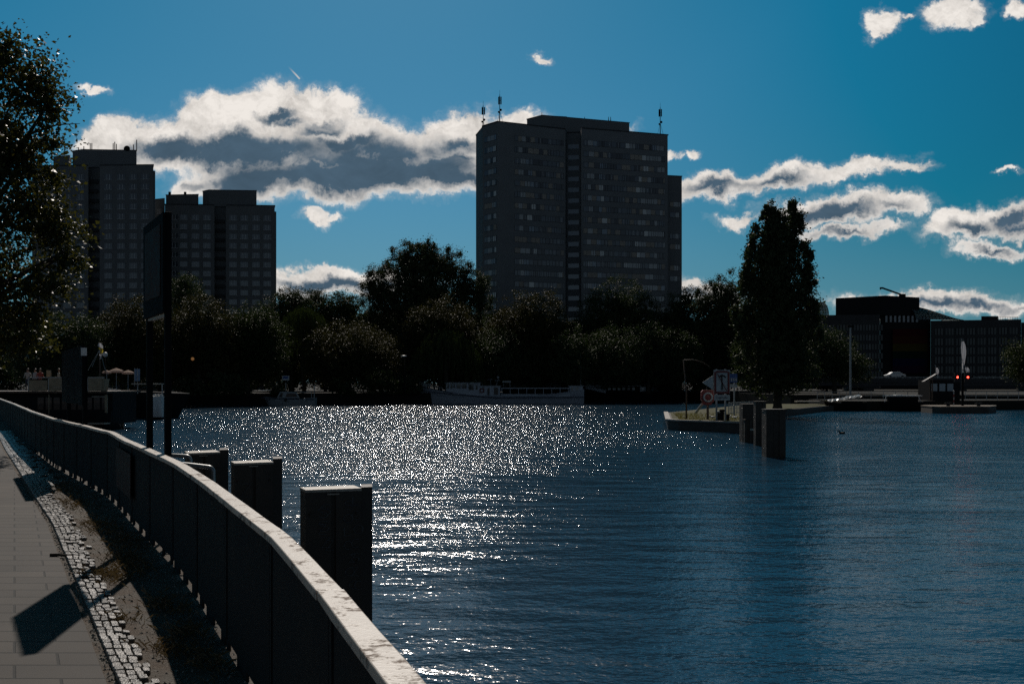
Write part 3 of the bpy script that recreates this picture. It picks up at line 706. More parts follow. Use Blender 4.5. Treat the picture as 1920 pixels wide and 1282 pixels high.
b = MB(); b.prism([XY(1745.1, DO), XY(1915, DO - 6), XY(1915, DO + 20), XY(1745.1, DO + 25)], -.1, zB); b.prism([XY(1915.1, DO - 4), XY(2050, DO - 9), XY(2050, DO + 18), XY(1915.1, DO + 20)], -.1, Z(606, DO)); b.build('wall', m_off, ob)
b = MB(); p = [XY(1567, DO + 9), XY(1660, DO + 5), XY(1724, DO + 6), XY(1724, DO + 18), XY(1570, DO + 18)]; b.prism(p, zA + .02, [Z(559, DO + 9), Z(554, DO + 5), Z(557.5, DO + 6), Z(557.5, DO + 6), Z(559, DO + 9)]); b.build('roof_box', m_offd, ob)
def vault(p0, p1, zb, ztop_, d0, d1, n, mt, quarter):
    v = []; f = []; rows = 9
    for i in range(rows):
        t = i / (rows - 1)
        for k in range(n + 1):
            u = k / n
            if quarter > 0: x = p0 + (p1 - p0) * u; hgt = (ztop_ - zb) * math.cos(u * math.pi / 2 * .97)
            else: x = p0 + (p1 - p0) * u; hgt = (ztop_ - zb) * math.sin(math.pi * (.12 + .38 * u)) 
            z = zb + hgt * math.sin(math.pi / 2 * min(1, .02 + t))
            d = d0 + (d1 - d0) * (1 - math.cos(t * math.pi / 2)); v.append((x, d, z))
    for i in range(rows - 1):
        for k in range(n): a = i * (n + 1) + k; f.append((a, a + 1, a + n + 2, a + n + 1))
    b = MB(); b.mesh(v, f); o = b.build('glass_vault', mt, ob, smooth=True)
    r = MB()
    for i in range(1, rows):
        for k in range(n): r.bar(Vector(v[i * (n + 1) + k]) + Vector((0, -.06, .04)), Vector(v[i * (n + 1) + k + 1]) + Vector((0, -.06, .04)), .12)
    for k in range(0, n + 1): r.tube([Vector(v[i * (n + 1) + k]) + Vector((0, -.06, .04)) for i in range(rows)], .07, 4)
    r.build('vault_ribs', m_offd, o)
vault(X(1724.5, DO), X(1815, DO), zB + .3, Z(566, DO), DO + 3, DO + 16, 14, m_vault, 1)
vault(X(1522, DO), X(1566, DO), zA + .02, Z(560, DO), DO + 6, DO + 14, 8, m_vault, -1)
b = MB(); b.prism([XY(1840, DO + 4), XY(1872, DO + 4), XY(1872, DO + 10), XY(1840, DO + 10)], zB + .02, Z(591, DO)); b.build('roof_plant_room', m_offd, ob)
b = MB()
for k in range(12): b.bar((X(1876 + k * 3.2, DO), DO + 1, zB), (X(1876 + k * 3.2, DO), DO + 1, zB + 1.2), .07)
b.bar((X(1876, DO), DO + 1, zB + 1.2), (X(1912, DO), DO + 1, zB + 1.2), .08); b.build('roof_railing', m_dark, ob)
b = MB(); a0 = P(1692, 555, DO + 8)
b.bar(a0 + Vector((-2.2, 0, -.6)), a0 + Vector((2.2, 0, -.6)), 1.2, .5); b.box(a0 + Vector((0, 0, .0)), (1.6, 1.4, 1.2)); b.bar(a0 + Vector((-.5, 0, .5)), P(1655, 540, DO + 8), .45); b.bar(P(1656, 540, DO + 8), P(1650, 540, DO + 8), .5); b.bar(P(1651, 540, DO + 8), P(1651, 543, DO + 8), .3)
b.build('facade_crane', m_dark, ob)
for row, yy in enumerate((614, 633, 650, 667, 685, 702)):
    for (xa, xb) in ((1528, 1565), (1568, 1598), (1600, 1656)):
        A_, B_ = XY(xa, DO + 2 - 2 * (xa - 1500) / 150), XY(xb, DO + 2 - 2 * (xb - 1500) / 150)
        bb = MB(); A2, B2, d_, n_, rz_ = face_pts(A_, B_); L = (B2 - A2).length; nn = int(L / .8)
        bb.box((*((A2 + B2) / 2 + n_ * .03), Z(yy, DO)), (L, .05, 1.75), rz_, 1)
        for k in range(nn):
            q = A2 + d_ * (k + .5) / nn * L + n_ * .06; bb.box((q.x, q.y, Z(yy, DO)), (L / nn * .72, .05, 1.7), rz_, 0)
        bb.build('window_band', [m_oglass, m_offd], ob)
    for c in range(8):
        xa = 1752 + c * 20; bb = MB(); A2, B2, d_, n_, rz_ = face_pts(XY(xa, DO - 6 * (xa - 1745) / 170), XY(xa + 17, DO - 6 * (xa + 17 - 1745) / 170)); L = (B2 - A2).length
        bb.box((*((A2 + B2) / 2 + n_ * .03), Z(yy + 8, DO)), (L, .05, 2.05), rz_, 1)
        for k in range(3):
            q = A2 + d_ * (k + .5) / 3 * L + n_ * .06; bb.box((q.x, q.y, Z(yy + 8, DO)), (L / 3 * .72, .05, 2.0), rz_, 0)
        bb.build('window_band', [m_oglass, m_offd], ob)
for k in range(8):
    b = MB(); b.box((X(1662 + k * 8.2, DO + 3.8), DO + 3.8, Z(598, DO + 4)), (.62, .12, 1.9)); b.build('louvre', m_frame, ob)
# rainbow banner hung in front of the atrium
stripes = ((.060, .008, .010), (.072, .020, .010), (.080, .058, .012), (.006, .022, .014), (.006, .012, .045), (.025, .009, .034))
ms = [pm('banner_cloth_%d' % i, c, .85, .1, var=.1) for i, c in enumerate(stripes)]
b = MB(); x0, x1 = X(1674, DO + 3), X(1739, DO + 3); zt, zb_ = Z(617, DO + 3), Z(699, DO + 3)
for i in range(6):
    za, zc_ = zt + (zb_ - zt) * i / 6, zt + (zb_ - zt) * (i + 1) / 6; n = 16
    for k in range(n):
        fa, fb = k / n, (k + 1) / n; ya, yb = DO + 3 + .10 * math.sin(fa * 17), DO + 3 + .10 * math.sin(fb * 17)
        b.face([(x0 + (x1 - x0) * fa, ya, za), (x0 + (x1 - x0) * fb, yb, za), (x0 + (x1 - x0) * fb, yb, zc_), (x0 + (x1 - x0) * fa, ya, zc_)], i)
tag(b.build('rainbow_banner', ms, origin=((x0 + x1) / 2, DO + 3, zt)), 'huge rainbow striped banner hanging on the dark office front', 'banner')

# ---- road bridge, lock quay
m_bridge = pm('bridge_steel', (.06, .062, .065), .7, .3)
bd = 214.
br = thing('bridge', (X(1700, bd), bd, WATER), 'low dark road bridge crossing behind the lock at the right', 'bridge')
b = MB(); b.box((X(1720, bd), bd + 8, Z(713, bd)), (84, 16, .9)); b.box((X(1720, bd), bd + .4, Z(719, bd)), (84, .5, .9)); b.build('deck', m_bridge, br)
b = MB()
for k in range(57): b.bar((X(1720, bd) - 42 + k * 1.5, bd + .15, Z(713, bd) + .45), (X(1720, bd) - 42 + k * 1.5, bd + .15, Z(706.5, bd)), .07)
for z in (Z(706.5, bd), Z(709, bd)): b.bar((X(1720, bd) - 42, bd + .15, z), (X(1720, bd) + 42, bd + .15, z), .08)
b.build('railing', m_steel, br)
for k in range(4):
    b = MB(); b.box((X(1720, bd) - 30 + k * 20, bd + 8, -1.6), (2.2, 14, 4.4)); b.build('pier', m_conc, br)
def car(loc, label, paint, rz=0.):
    t = thing('car', loc, label, 'car'); x, y, z = loc
    prof = [(-2.1, .35), (-2.15, .75), (-1.45, .92), (-.75, 1.42), (.7, 1.45), (1.45, 1.0), (2.05, .88), (2.15, .4)]
    b = MB()
    def side(pr, hw, m=0):
        n = len(pr); v = [(x + a, y - hw, z + c) for a, c in pr] + [(x + a, y + hw, z + c) for a, c in pr]
        b.mesh(v, [(i, (i + 1) % n, n + (i + 1) % n, n + i) for i in range(n)] + [tuple(range(n))[::-1], tuple(range(n, 2 * n))], m)
    side(prof, .86); b.build('body', paint, t, bevel=.05)
    b = MB(); side([(-1.25, .98), (-.7, 1.36), (.62, 1.38), (1.25, 1.0)], .875); b.build('windows', m_tglass, t)
    for sx in (-1.35, 1.35):
        for sy in (-.8, .8):
            b = MB(); b.tube([(x + sx, y + sy - .1, z + .32), (x + sx, y + sy + .1, z + .32)], .32, 14); b.build('wheel', m_black, t)
    return t
car((X(1678, bd + 5), bd + 5, Z(713, bd) + .46), 'pale car driving across the road bridge', m_white)
lq = MB(); lq.prism([(43.5, 131), (46, 130.5), (75, 138), (110, 138), (110, 146), (43.5, 146)], WATER - 1, Z(750, 138)); tag(lq.build('lock_quay', m_soil, origin=(70, 138, WATER)), 'long low lock quay coloured dark for tree shade, below the bridge at the right', 'quay')  # dark soil material puts the tree shade into the quay colour
def railing(name, pts, h, label, step=1.2, mt=None, panel=True):
    t = thing(name, pts[0], label, 'railing'); mt = mt or m_steel
    P_ = [Vector(p) for p in pts]
    b = MB()
    for a, c in zip(P_, P_[1:]):
        for fr in ((1., .5, .12) if panel else (1., .5)): b.bar(a + Vector((0, 0, h * fr)), c + Vector((0, 0, h * fr)), .05)
    b.build('rails', mt, t)
    for a, c in zip(P_, P_[1:]):
        n = max(1, round((c - a).length / step))
        for k in range(n + 1 if c is P_[-1] else n):
            q = a + (c - a) * k / n; b = MB(); b.bar(q, q + Vector((0, 0, h)), .06); b.build('post', mt, t)
    return t
zq = Z(750, 138)
railing('guard_rail', [(X(1524, 136), 134, zq), (X(1590, 138), 138.6, zq), (X(1725, 139), 139, zq)], 1.15, 'long thin metal railing on the lock quay', 1.6)
railing('guard_rail', [(X(1810, 139.5), 139.5, zq), (X(1930, 139.5), 139.5, zq)], 1.15, 'short thin metal railing at the right edge of the lock quay', 1.6)
# ================================================================== TREES
L_dark = leafmat('leaf_dark_green', (.040, .054, .028), (.060, .075, .036), (.008, .012, .002))
L_mid = leafmat('leaf_mid_green', (.036, .048, .020), (.054, .066, .026), (.009, .013, .002))
L_olive = leafmat('leaf_olive', (.044, .044, .020), (.062, .058, .024), (.011, .010, .002))
L_near = leafmat('leaf_near_maple', (.026, .034, .014), (.044, .046, .016), (.026, .025, .004), .10)
L_pop = leafmat('leaf_poplar', (.036, .048, .026), (.058, .070, .034), (.010, .014, .003), .6)
m_bark = pm('bark', (.055, .045, .035), .9, .2, var=.4, scale=4, bump=.6)

for m_ in (L_dark, L_mid, L_olive, L_pop):
    for nd in m_.node_tree.nodes:
        if nd.type == 'BSDF_PRINCIPLED': nd.inputs['Roughness'].default_value = .6; nd.inputs['Specular IOR Level'].default_value = .08
def leaf_mesh(cent, size, rg, shape='leaf', droop=None):
    """cent Nx3, size N -> one folded leaf (two tris-quads) per centre"""
    n = len(cent)
    d = rg.normal(size=(n, 3)); d[:, 2] *= .7
    if droop is not None: d = d * .35 + np.array(droop)
    d /= np.linalg.norm(d, axis=1)[:, None]
    u = rg.normal(size=(n, 3)); u -= (u * d).sum(1)[:, None] * d; u /= np.linalg.norm(u, axis=1)[:, None]
    w_ = np.cross(d, u); s = size[:, None]
    asp = rg.uniform(.55, .95, (n, 1)) if shape == 'leaf' else rg.uniform(.22, .35, (n, 1))
    a = cent - d * s * .5; t = cent + d * s * .5
    l = cent + u * s * asp * .5 + w_ * s * .14 - d * s * .08; r = cent - u * s * asp * .5 + w_ * s * .14 - d * s * .08
    v = np.stack([a, l, t, r], 1).reshape(-1, 3)
    i = np.arange(n)[:, None] * 4
    return v, np.concatenate([i, i + 1, i + 2, i + 3], 1)
def foliage(name, v, f, mat, parent):
    org = np.array(parent.location); v = (v - org).astype(np.float32); n = len(f)
    me = bpy.data.meshes.new(name); me.vertices.add(len(v)); me.vertices.foreach_set('co', v.ravel())
    me.loops.add(n * 4); me.loops.foreach_set('vertex_index', f.astype(np.int32).ravel())
    me.polygons.add(n); me.polygons.foreach_set('loop_start', np.arange(n, dtype=np.int32) * 4); me.polygons.foreach_set('loop_total', np.full(n, 4, np.int32))
    me.materials.append(mat); me.update(calc_edges=True)
    o = bpy.data.objects.new(name, me); S.collection.objects.link(o); o.parent = parent; return o
def clumps(lobes, density, rg, shell=.55):
    """clump centres spread through the lobes, most of them towards the surface"""
    out = []
    for (cx, cy, cz, rx, ry, rz) in lobes:
        n = max(4, int(density * (rx * ry + ry * rz + rx * rz)))
        q = rg.normal(size=(n, 3)); q /= np.linalg.norm(q, axis=1)[:, None]
        rr = shell + (1 - shell) * rg.random((n, 1)) ** .6; rr[rg.random(n) < .3] *= .6
        out.append(np.array([cx, cy, cz]) + q * rr * np.array([rx, ry, rz]))
    return np.concatenate(out)
def trunk(parent, base, top, r0, targets, rr, limbs=7):
    b = MB(); base, top = Vector(base), Vector(top)
    mid = base.lerp(top, .5) + Vector((rr.uniform(-.3, .3), 0, 0)); b.tube([base - Vector((0, 0, .2)), base + Vector((0, 0, .4)), mid, top], [r0 * 1.25, r0, r0 * .75, r0 * .35], 9)
    for k in range(min(limbs, len(targets))):
        tg = Vector(targets[k]); s = base.lerp(top, rr.uniform(.35, .85)); m_ = s.lerp(tg, .5) + Vector((0, 0, (tg - s).length * .08))
        b.tube([s, m_, tg], [r0 * .42, r0 * .25, r0 * .06], 6)
    return b.build('trunk', m_bark, parent, smooth=True)
def tree(name, label, base, lobes, mat, seed, dens=2.2, per=30, leaf=.34, cr=.85, shell=.55, r0=.35, group=None, big=True, vis_trunk=True):
    rg = np.random.default_rng(seed); rr = random.Random(seed)
    t = thing(name, base, label, 'tree' if 'shrub' not in name else 'shrub', group)
    if mat is L_pop:                          # upright tufts make the outline ragged
        base_l = list(lobes)
        for (x, y, z, a, b_, e) in base_l:
            for _ in range(int(3 + 1.6 * a)):
                an = rg.uniform(-.5, 3.64); qx, qz = math.cos(an), math.sin(an)
                lobes = lobes + [(x + qx * a * .98, y + rg.uniform(-.4, .4) * b_, z + qz * e * .98 + .3, .35, .35, rg.uniform(.7, 1.5))]
    cl = clumps(lobes, dens, rg, shell); n = len(cl)
    rad = cr * rg.uniform(.55, 1.25, n)
    c = np.repeat(cl, per, 0) + rg.normal(size=(n * per, 3)) * np.repeat(rad, per)[:, None] * np.array([.55, .55, .42])
    size = leaf * rg.uniform(.6, 1.3, len(c)); 
    if big:                                   # big inner leaves close the middle of the crown
        inn = clumps([(x, y, z, a * .62, b_ * .62, e * .62) for x, y, z, a, b_, e in lobes], dens * 5, rg, .1); c = np.concatenate([c, inn]); size = np.concatenate([size, np.full(len(inn), leaf * 3.4)])
    keep = c[:, 2] > base[2] + .15; c, size = c[keep], size[keep]
    v, f = leaf_mesh(c, size, rg); foliage('crown', v, f, mat, t)
    top = lobes[0]
    trunk(t, base, (top[0], top[1], top[2]), r0, [tuple(p) for p in cl[rg.permutation(n)[:10]]], rr)
    return t
def lob(px, py, rpx, rpy, d, depth=None):
    k = d / F; return (X(px, d), d, Z(py, d), rpx * k, (depth if depth else rpx) * k, rpy * k)

# near maple at the left edge, its trunk outside the picture
dn = 25.
lobes = [lob(-70, 430, 170, 240, dn, 180), lob(55, 150, 80, 62, dn), lob(95, 205, 55, 45, dn), lob(10, 100, 50, 50, dn), lob(30, 300, 90, 75, dn), lob(100, 330, 34, 28, dn), lob(60, 395, 80, 60, dn), lob(105, 440, 60, 55, dn), lob(125, 492, 45, 30, dn),
         lob(85, 535, 65, 45, dn), lob(50, 590, 70, 50, dn), lob(30, 645, 75, 40, dn), lob(105, 270, 32, 22, dn), lob(-40, 250, 120, 140, dn, 160), lob(-140, 560, 160, 140, dn, 170)]
nt = thing('maple_tree', (X(-170, dn + 1), dn + 1, 0), 'large leafy maple overhanging the promenade at the left edge', 'tree')
rg = np.random.default_rng(5); rr = random.Random(5)
cl = clumps(lobes, 17, rg, .35); n = len(cl); per = 34; rad = .30 * rg.uniform(.4, 1.7, n)
c = np.repeat(cl, per, 0) + rg.normal(size=(n * per, 3)) * np.repeat(rad, per)[:, None] * np.array([.6, .6, .45])
c = np.concatenate([c, clumps([(x, y, z, a * .6, b_ * .6, e * .6) for x, y, z, a, b_, e in lobes], 115, rg, .0)])
size = .105 * rg.uniform(.55, 1.35, len(c)); size[n * per:] *= 1.9
v, f = leaf_mesh(c, size, rg); foliage('crown', v, f, L_near, nt)
tgt = [tuple(cl[i]) for i in rg.permutation(n)[:60]]
trunk(nt, (X(-170, dn + 1), dn + 1, 0), lobes[0][:3], .32, tgt, rr, 46)
for px, py, qx, qy in ((20, 95, -30, 180), (150, 232, 60, 250), (140, 205, 40, 215), (128, 338, 40, 320), (150, 488, 60, 500), (100, 170, 20, 210), (60, 130, 10, 200)):
    b = MB(); a_, q_ = P(px, py, dn), P(qx, qy, dn); b.tube([q_, q_.lerp(a_, .5) + Vector((0, .1, .12)), a_], [.03, .02, .006], 5); b.build('twig', m_bark, nt)

BT = [  # label, lobes given in photo pixels at distance d, material
    ('dark rounded tree low at the left, below the big maple', 150, [(110, 640, 70, 60), (165, 640, 45, 50), (60, 650, 50, 50)], L_dark),
    ('olive tree in front of the taller left tower, left of the two-post sign', 158, [(255, 620, 60, 72), (215, 640, 45, 60), (290, 650, 50, 62)], L_olive),
    ('small dark conical tree against the lower left tower', 190, [(348, 575, 40, 62), (345, 540, 24, 30)], L_dark),
    ('bushy olive tree just right of the two-post sign', 162, [(375, 615, 58, 62), (340, 640, 50, 60), (410, 625, 42, 60)], L_olive),
    ('broad green tree in front of the lower left tower', 168, [(465, 625, 55, 62), (500, 635, 45, 60), (430, 640, 45, 60)], L_mid),
    ('dark umbrella-shaped tree beside the lower left tower', 205, [(548, 570, 46, 32), (525, 600, 40, 50), (570, 598, 45, 45)], L_dark),
    ('dark ragged tree left of the tallest broad tree', 212, [(610, 585, 40, 42), (650, 580, 42, 38), (630, 620, 60, 50), (590, 560, 22, 18)], L_dark),
    ('tallest broad dark tree left of the middle tower', 206, [(790, 545, 85, 82), (765, 498, 40, 38), (835, 505, 45, 36), (800, 485, 40, 26), (720, 555, 42, 52), (870, 540, 36, 40), (895, 560, 26, 45), (700, 540, 22, 30)], L_pop),
    ('rounded olive tree under the tallest broad tree', 186, [(825, 610, 62, 58), (790, 640, 50, 50), (860, 640, 50, 55)], L_olive),
    ('dense dome-shaped olive tree in front of the middle tower', 190, [(1000, 618, 80, 78), (955, 640, 50, 65), (1050, 650, 48, 65)], L_olive),
    ('very dark tall tree in front of the right half of the middle tower', 200, [(1160, 592, 66, 74), (1120, 620, 50, 70), (1205, 620, 48, 72)], L_dark),
    ('round dark olive tree above the moored cabin cruiser', 176, [(655, 660, 84, 62), (610, 670, 50, 50), (700, 670, 50, 55)], L_olive),
    ('dark tree between the middle tower and the poplar, left one', 204, [(1270, 610, 42, 66), (1290, 570, 28, 34), (1245, 640, 40, 60)], L_dark),
    ('dark peaked tree just left of the poplar', 196, [(1350, 600, 42, 72), (1365, 552, 26, 38), (1325, 580, 26, 40), (1385, 610, 40, 80)], L_pop),
    ('dark tree filling the shade below the middle tower, by the tour boat stern', 182, [(1085, 670, 60, 60), (1150, 670, 60, 60)], L_dark),
    ('dark tree behind the tour boat wheelhouse', 184, [(930, 670, 60, 52), (890, 680, 40, 40), (980, 690, 50, 40)], L_dark),
    ('dark tree right of the tour boat, left of the bent pole', 188, [(1215, 665, 50, 62), (1270, 670, 45, 55)], L_dark),
    ('dark low tree behind the two-post sign', 166, [(300, 680, 50, 50), (345, 690, 50, 42)], L_dark),
    ('dark low tree between sign and cabin cruiser', 170, [(400, 685, 50, 45), (450, 690, 50, 40), (495, 690, 40, 42)], L_dark),
    ('dark tree in front of the left end of the office building', 172, [(1565, 665, 46, 45), (1530, 660, 40, 55), (1600, 690, 40, 32)], L_dark),
    ('dark broad tree right behind the poplar trunk', 178, [(1440, 670, 70, 58), (1500, 668, 50, 55)], L_dark),
    ('round tree cut by the right edge of the view', 150, [(1928, 672, 44, 42), (1950, 690, 40, 40)], L_mid),
]
for i, (lb, d, ls, mt) in enumerate(BT):
    lobes = [lob(*q, d + (k % 3) * 1.2, q[2] * .8) for k, q in enumerate(ls)]
    lobes += [lob(px_, (py_ + 716) / 2, rx_ * .96, (716 - py_) / 2 + 4, d + 1, rx_ * .8) for px_, py_, rx_, _ in ls if py_ < 680]
    x = lobes[0][0]; zmin = -.1
    tree('broadleaf_tree', lb, (x, d, zmin), lobes, mt, 40 + i, dens=2.6, per=56, leaf=.25, cr=.95, r0=.4)
# the row behind
rb_ = random.Random(21); first = None
for i, (px, py) in enumerate(((-60, 600), (20, 590), (100, 605), (180, 600), (250, 590), (330, 585), (400, 590), (470, 590), (545, 580), (620, 590), (700, 575), (770, 570), (850, 575), (930, 590), (1010, 590), (1090, 590), (1180, 590), (1260, 590), (1330, 590), (1410, 600), (1480, 610), (1550, 650))):
    d = 222 + rb_.uniform(-6, 8); k = d / F
    if first is None:
        lobes = [(0, d, 9., 6.2, 5., 6.), (-2.5, d, 11.5, 3.5, 3., 3.4), (2.8, d, 10.5, 3.2, 3., 3.6), (0, d, 4., 6.6, 5, 4.2), (3.5, d, 13, 2, 2, 2.4), (-.5, d, 14, 2.6, 2.4, 2.4)]
        first = tree('broadleaf_tree', 'dark tree in the back row closing the gaps behind the riverside trees', (0, d, -.1), lobes, L_dark, 300, dens=2.6, per=30, leaf=.42, cr=1.0, r0=.4, group='trees in the dark back row'); o = first
    else: o = dup(first)
    s_ = (Z(py, d) + .1) / 16.2 * rb_.uniform(.95, 1.05); o.location = (X(px, d), d, -.1); o.scale = (s_ * rb_.uniform(.9, 1.15), s_, s_); o.rotation_euler = (0, 0, rb_.uniform(-.5, .5))
# willows
def willow(label, px, top, rpx, d, seed):
    rg = np.random.default_rng(seed); rr = random.Random(seed); k = d / F; r = rpx * k; x = X(px, d); zt = Z(top, d)
    t = thing('willow_tree', (x, d, -.1), label, 'tree'); c = []
    for _ in range(420):
        a = rg.uniform(0, 6.283); q = math.sqrt(rg.random()); zz = zt - (q ** 2.2) * r * .75 + rg.normal() * .35; ln = min(zz - .6, rg.uniform(2., 6.5)); m_ = int(ln * 9)
        s = np.linspace(0, 1, m_); sw = rg.normal() * .3
        c.append(np.stack([x + q * r * math.cos(a) * (1 + .12 * s) + sw * s, d + q * r * .8 * math.sin(a) * (1 + .1 * s), zz - s * ln], 1) + rg.normal(size=(m_, 3)) * .08)
    c = np.concatenate(c); v, f = leaf_mesh(c, .34 * rg.uniform(.7, 1.4, len(c)), rg, 'strip', (0, 0, -1)); foliage('crown', v, f, L_mid, t)
    trunk(t, (x, d, -.1), (x, d, zt - 2), .4, [(x + rr.uniform(-.6, .6) * r, d + rr.uniform(-.5, .5) * r, zt - 1.6) for _ in range(7)], rr)
willow('weeping willow with hanging green strands left of the dark olive tree', 570, 578, 46, 181, 91)
willow('weeping willow hanging over the bow of the tour boat', 838, 622, 66, 179, 92)
# shrubs on the bank
for i, (px, py, rpx, d, lb) in enumerate(((705, 716, 36, 171, 'light green bank shrub beside the small bow of the second boat'), (640, 728, 24, 170, 'low shrub at the waterline right of the cabin cruiser'), (420, 722, 40, 160, 'low dark shrub on the bank left of the little blue sign'),
        (760, 725, 28, 176, 'dark shrub behind the bow of the second boat'), (520, 735, 20, 166, 'small shrub behind the cabin cruiser'), (1250, 728, 30, 199, 'dark shrub on the bank right of the moored far boat'), (360, 728, 34, 158, 'dark shrub at the water right of the sign posts'), (1310, 735, 30, 200, 'dark shrub behind the island sign'))):
    lobes = [lob(px, py, rpx, rpx * .8, d), lob(px + rpx * .7, py + 8, rpx * .6, rpx * .5, d + 1)]
    tree('bank_shrub', lb, (X(px, d), d, -.4 if d < 175 else -.1), lobes, L_mid if i in (0, 1) else L_dark, 130 + i, dens=5, per=22, leaf=.26, cr=.5, r0=.1)
# poplar on the pier
dp = 114.
plumes = [(1458, 640, 74, 100, 0), (1458, 565, 64, 95, 1), (1456, 505, 52, 75, 0), (1445, 455, 30, 58, 0), (1488, 455, 25, 52, 1), (1443, 416, 12, 34, 0), (1494, 420, 11, 28, 1), (1468, 432, 14, 26, 0), (1400, 605, 20, 60, 0), (1527, 590, 20, 52, 1), (1413, 530, 15, 50, 0), (1513, 522, 14, 45, 0), (1458, 695, 76, 54, 0)]
lobes = [(X(px, dp), dp + off, Z(py, dp), rx * 1.07 * dp / F, rx * dp / F, rz * dp / F) for px, py, rx, rz, off in plumes]
tree('poplar_tree', 'tall dark columnar poplar with twin tops on the pier behind the island sign', (X(1458, dp), dp, WATER + .75), lobes, L_pop, 77, dens=7, per=26, leaf=.26, cr=.52, shell=.45, r0=.5)
# ================================================================== ISLAND, BOATS, PEOPLE, SIGNS
ZI = WATER + .76
isl = [(12.35, 78.8), (12.9, 77.2), (17.3, 72.6), (19.2, 74.5), (27, 104), (41, 129.5), (43, 131), (43, 140), (34, 140), (15.3, 99)]
b = MB(); b.prism(isl, WATER - 1, ZI - .06); structure(b.build('island', [m_conc]), 'low concrete-walled island in the river at the right', 'island')
ins = offset(isl + [isl[0]], -.35)[:-1]
b = MB(); cen = Vector((25, 115))
t_in = [tuple(Vector(p) + (Vector((16 + .35 * max(0, p[1] - 76), p[1] + (1.2 if p[1] < 85 else 0))) - Vector(p)).normalized() * .42) for p in isl]
b.face([(x, y, ZI - .03) for x, y in t_in]); structure(b.build('turf', [m_grass]), 'worn turf on top of the concrete island', 'grass')
b = MB()
for a, c in zip(isl[:4] + [isl[9], isl[0]], isl[1:5] + [isl[0]]):
    a, c = Vector((*a, ZI)), Vector((*c, ZI))
    if (a - c).length > 60: continue
    b.bar(a, c, .42, .12)
tag(b.build('island_coping', pm('pale_lit_concrete', (.34, .31, .28), .65, .4, var=.3), origin=(12.9, 77.2, ZI)), 'concrete coping in a pale sunlit tone round the tip of the island', 'kerb')  # pale colour painted in for the sunlit edge
b = MB(); rr = random.Random(3)
for _ in range(1500):
    y = rr.uniform(73.5, 96); x0 = max(12.8, 17.4 - (y - 72.6)) if y < 79 else 12.9 + (y - 78.8) * .13; x = x0 + .4 + rr.random() ** 1.3 * 5.5
    if x > 18.6 + (y - 74) * .26: continue
    a = rr.uniform(0, 6.28); l = rr.uniform(.05, .22); b.face([(x - .02, y, ZI - .03), (x + .02, y, ZI - .03), (x + math.cos(a) * l * .6, y + math.sin(a) * l * .6, ZI - .03 + l)])
tag(b.build('grass_tufts', leafmat('turf_blades', (.05, .055, .02), (.10, .09, .035), (.05, .045, .01))), 'short dry grass on the concrete island', 'grass', kind='stuff')

di = 79.
# bent pole
q = P(1291, 781, 78.5); t = thing('bent_pole', (q.x, 79.5, ZI - .03), 'thin bent lamp pole with a long curved arm on the island', 'pole')
b = MB(); pts = [Vector((q.x, 79.5, ZI - .05)), P(1287, 735, 79.5), P(1281.5, 674, 79.5)]; b.tube(pts, [.07, .06, .04], 8); b.build('pole', m_wood, t, smooth=True)
b = MB(); b.tube([P(1281.5, 675, 79.5), P(1300, 674, 79.5), P(1318, 679, 79.5), P(1332, 688, 79.5)], [.035, .03, .028, .025], 7); b.build('arm', m_wood, t, smooth=True)
# lifebuoy station
q = P(1327, 785, 77.5); t = thing('lifebuoy_station', (q.x, 77.5, ZI - .03), 'red lifebuoy box on a post with a sloping strut, on the island tip', 'lifebuoy')
b = MB(); b.box((q.x, 77.5, Z(770, 77.5)), (.16, .16, Z(755, 77.5) - ZI)); b.build('post', m_wood, t)
c = P(1327, 744, 77.45); hw = .52
b = MB(); pr = [(c.x - hw * .7, c.z + .55), (c.x + hw * .8, c.z + .55), (c.x + hw, c.z + .4), (c.x + hw, c.z - .25), (c.x + hw * .45, c.z - .62), (c.x - hw * .55, c.z - .62), (c.x - hw, c.z - .2), (c.x - hw, c.z + .38)]
n = len(pr); v = [(x, 77.35, z) for x, z in pr] + [(x, 77.65, z) for x, z in pr]; b.mesh(v, [(i, (i + 1) % n, n + (i + 1) % n, n + i) for i in range(n)] + [tuple(range(n)), tuple(range(n, 2 * n))[::-1]]); b.build('box', m_red, t)
def ring(mb, c, R_, r, n=24, k=8, axis='y', m=0):
    v = []; f = []
    for i in range(n):
        a = 2 * math.pi * i / n
        for j in range(k):
            p = 2 * math.pi * j / k; rad = R_ + r * math.cos(p)
            v.append((c[0] + rad * math.cos(a), c[1] + r * math.sin(p), c[2] + rad * math.sin(a)))
    for i in range(n):
        for j in range(k): f.append((i * k + j, i * k + (j + 1) % k, (i + 1) % n * k + (j + 1) % k, (i + 1) % n * k + j))
    mb.mesh(v, f, m)
b = MB(); ring(b, (c.x, 77.30, c.z - .02), .32, .075); bu = b.build('ring_buoy', m_offw, t, smooth=True)
b = MB(); b.tube([P(1317, 757, 77.9), P(1305, 773, 79.5)], .10, 8); b.build('strut', m_offw, t)
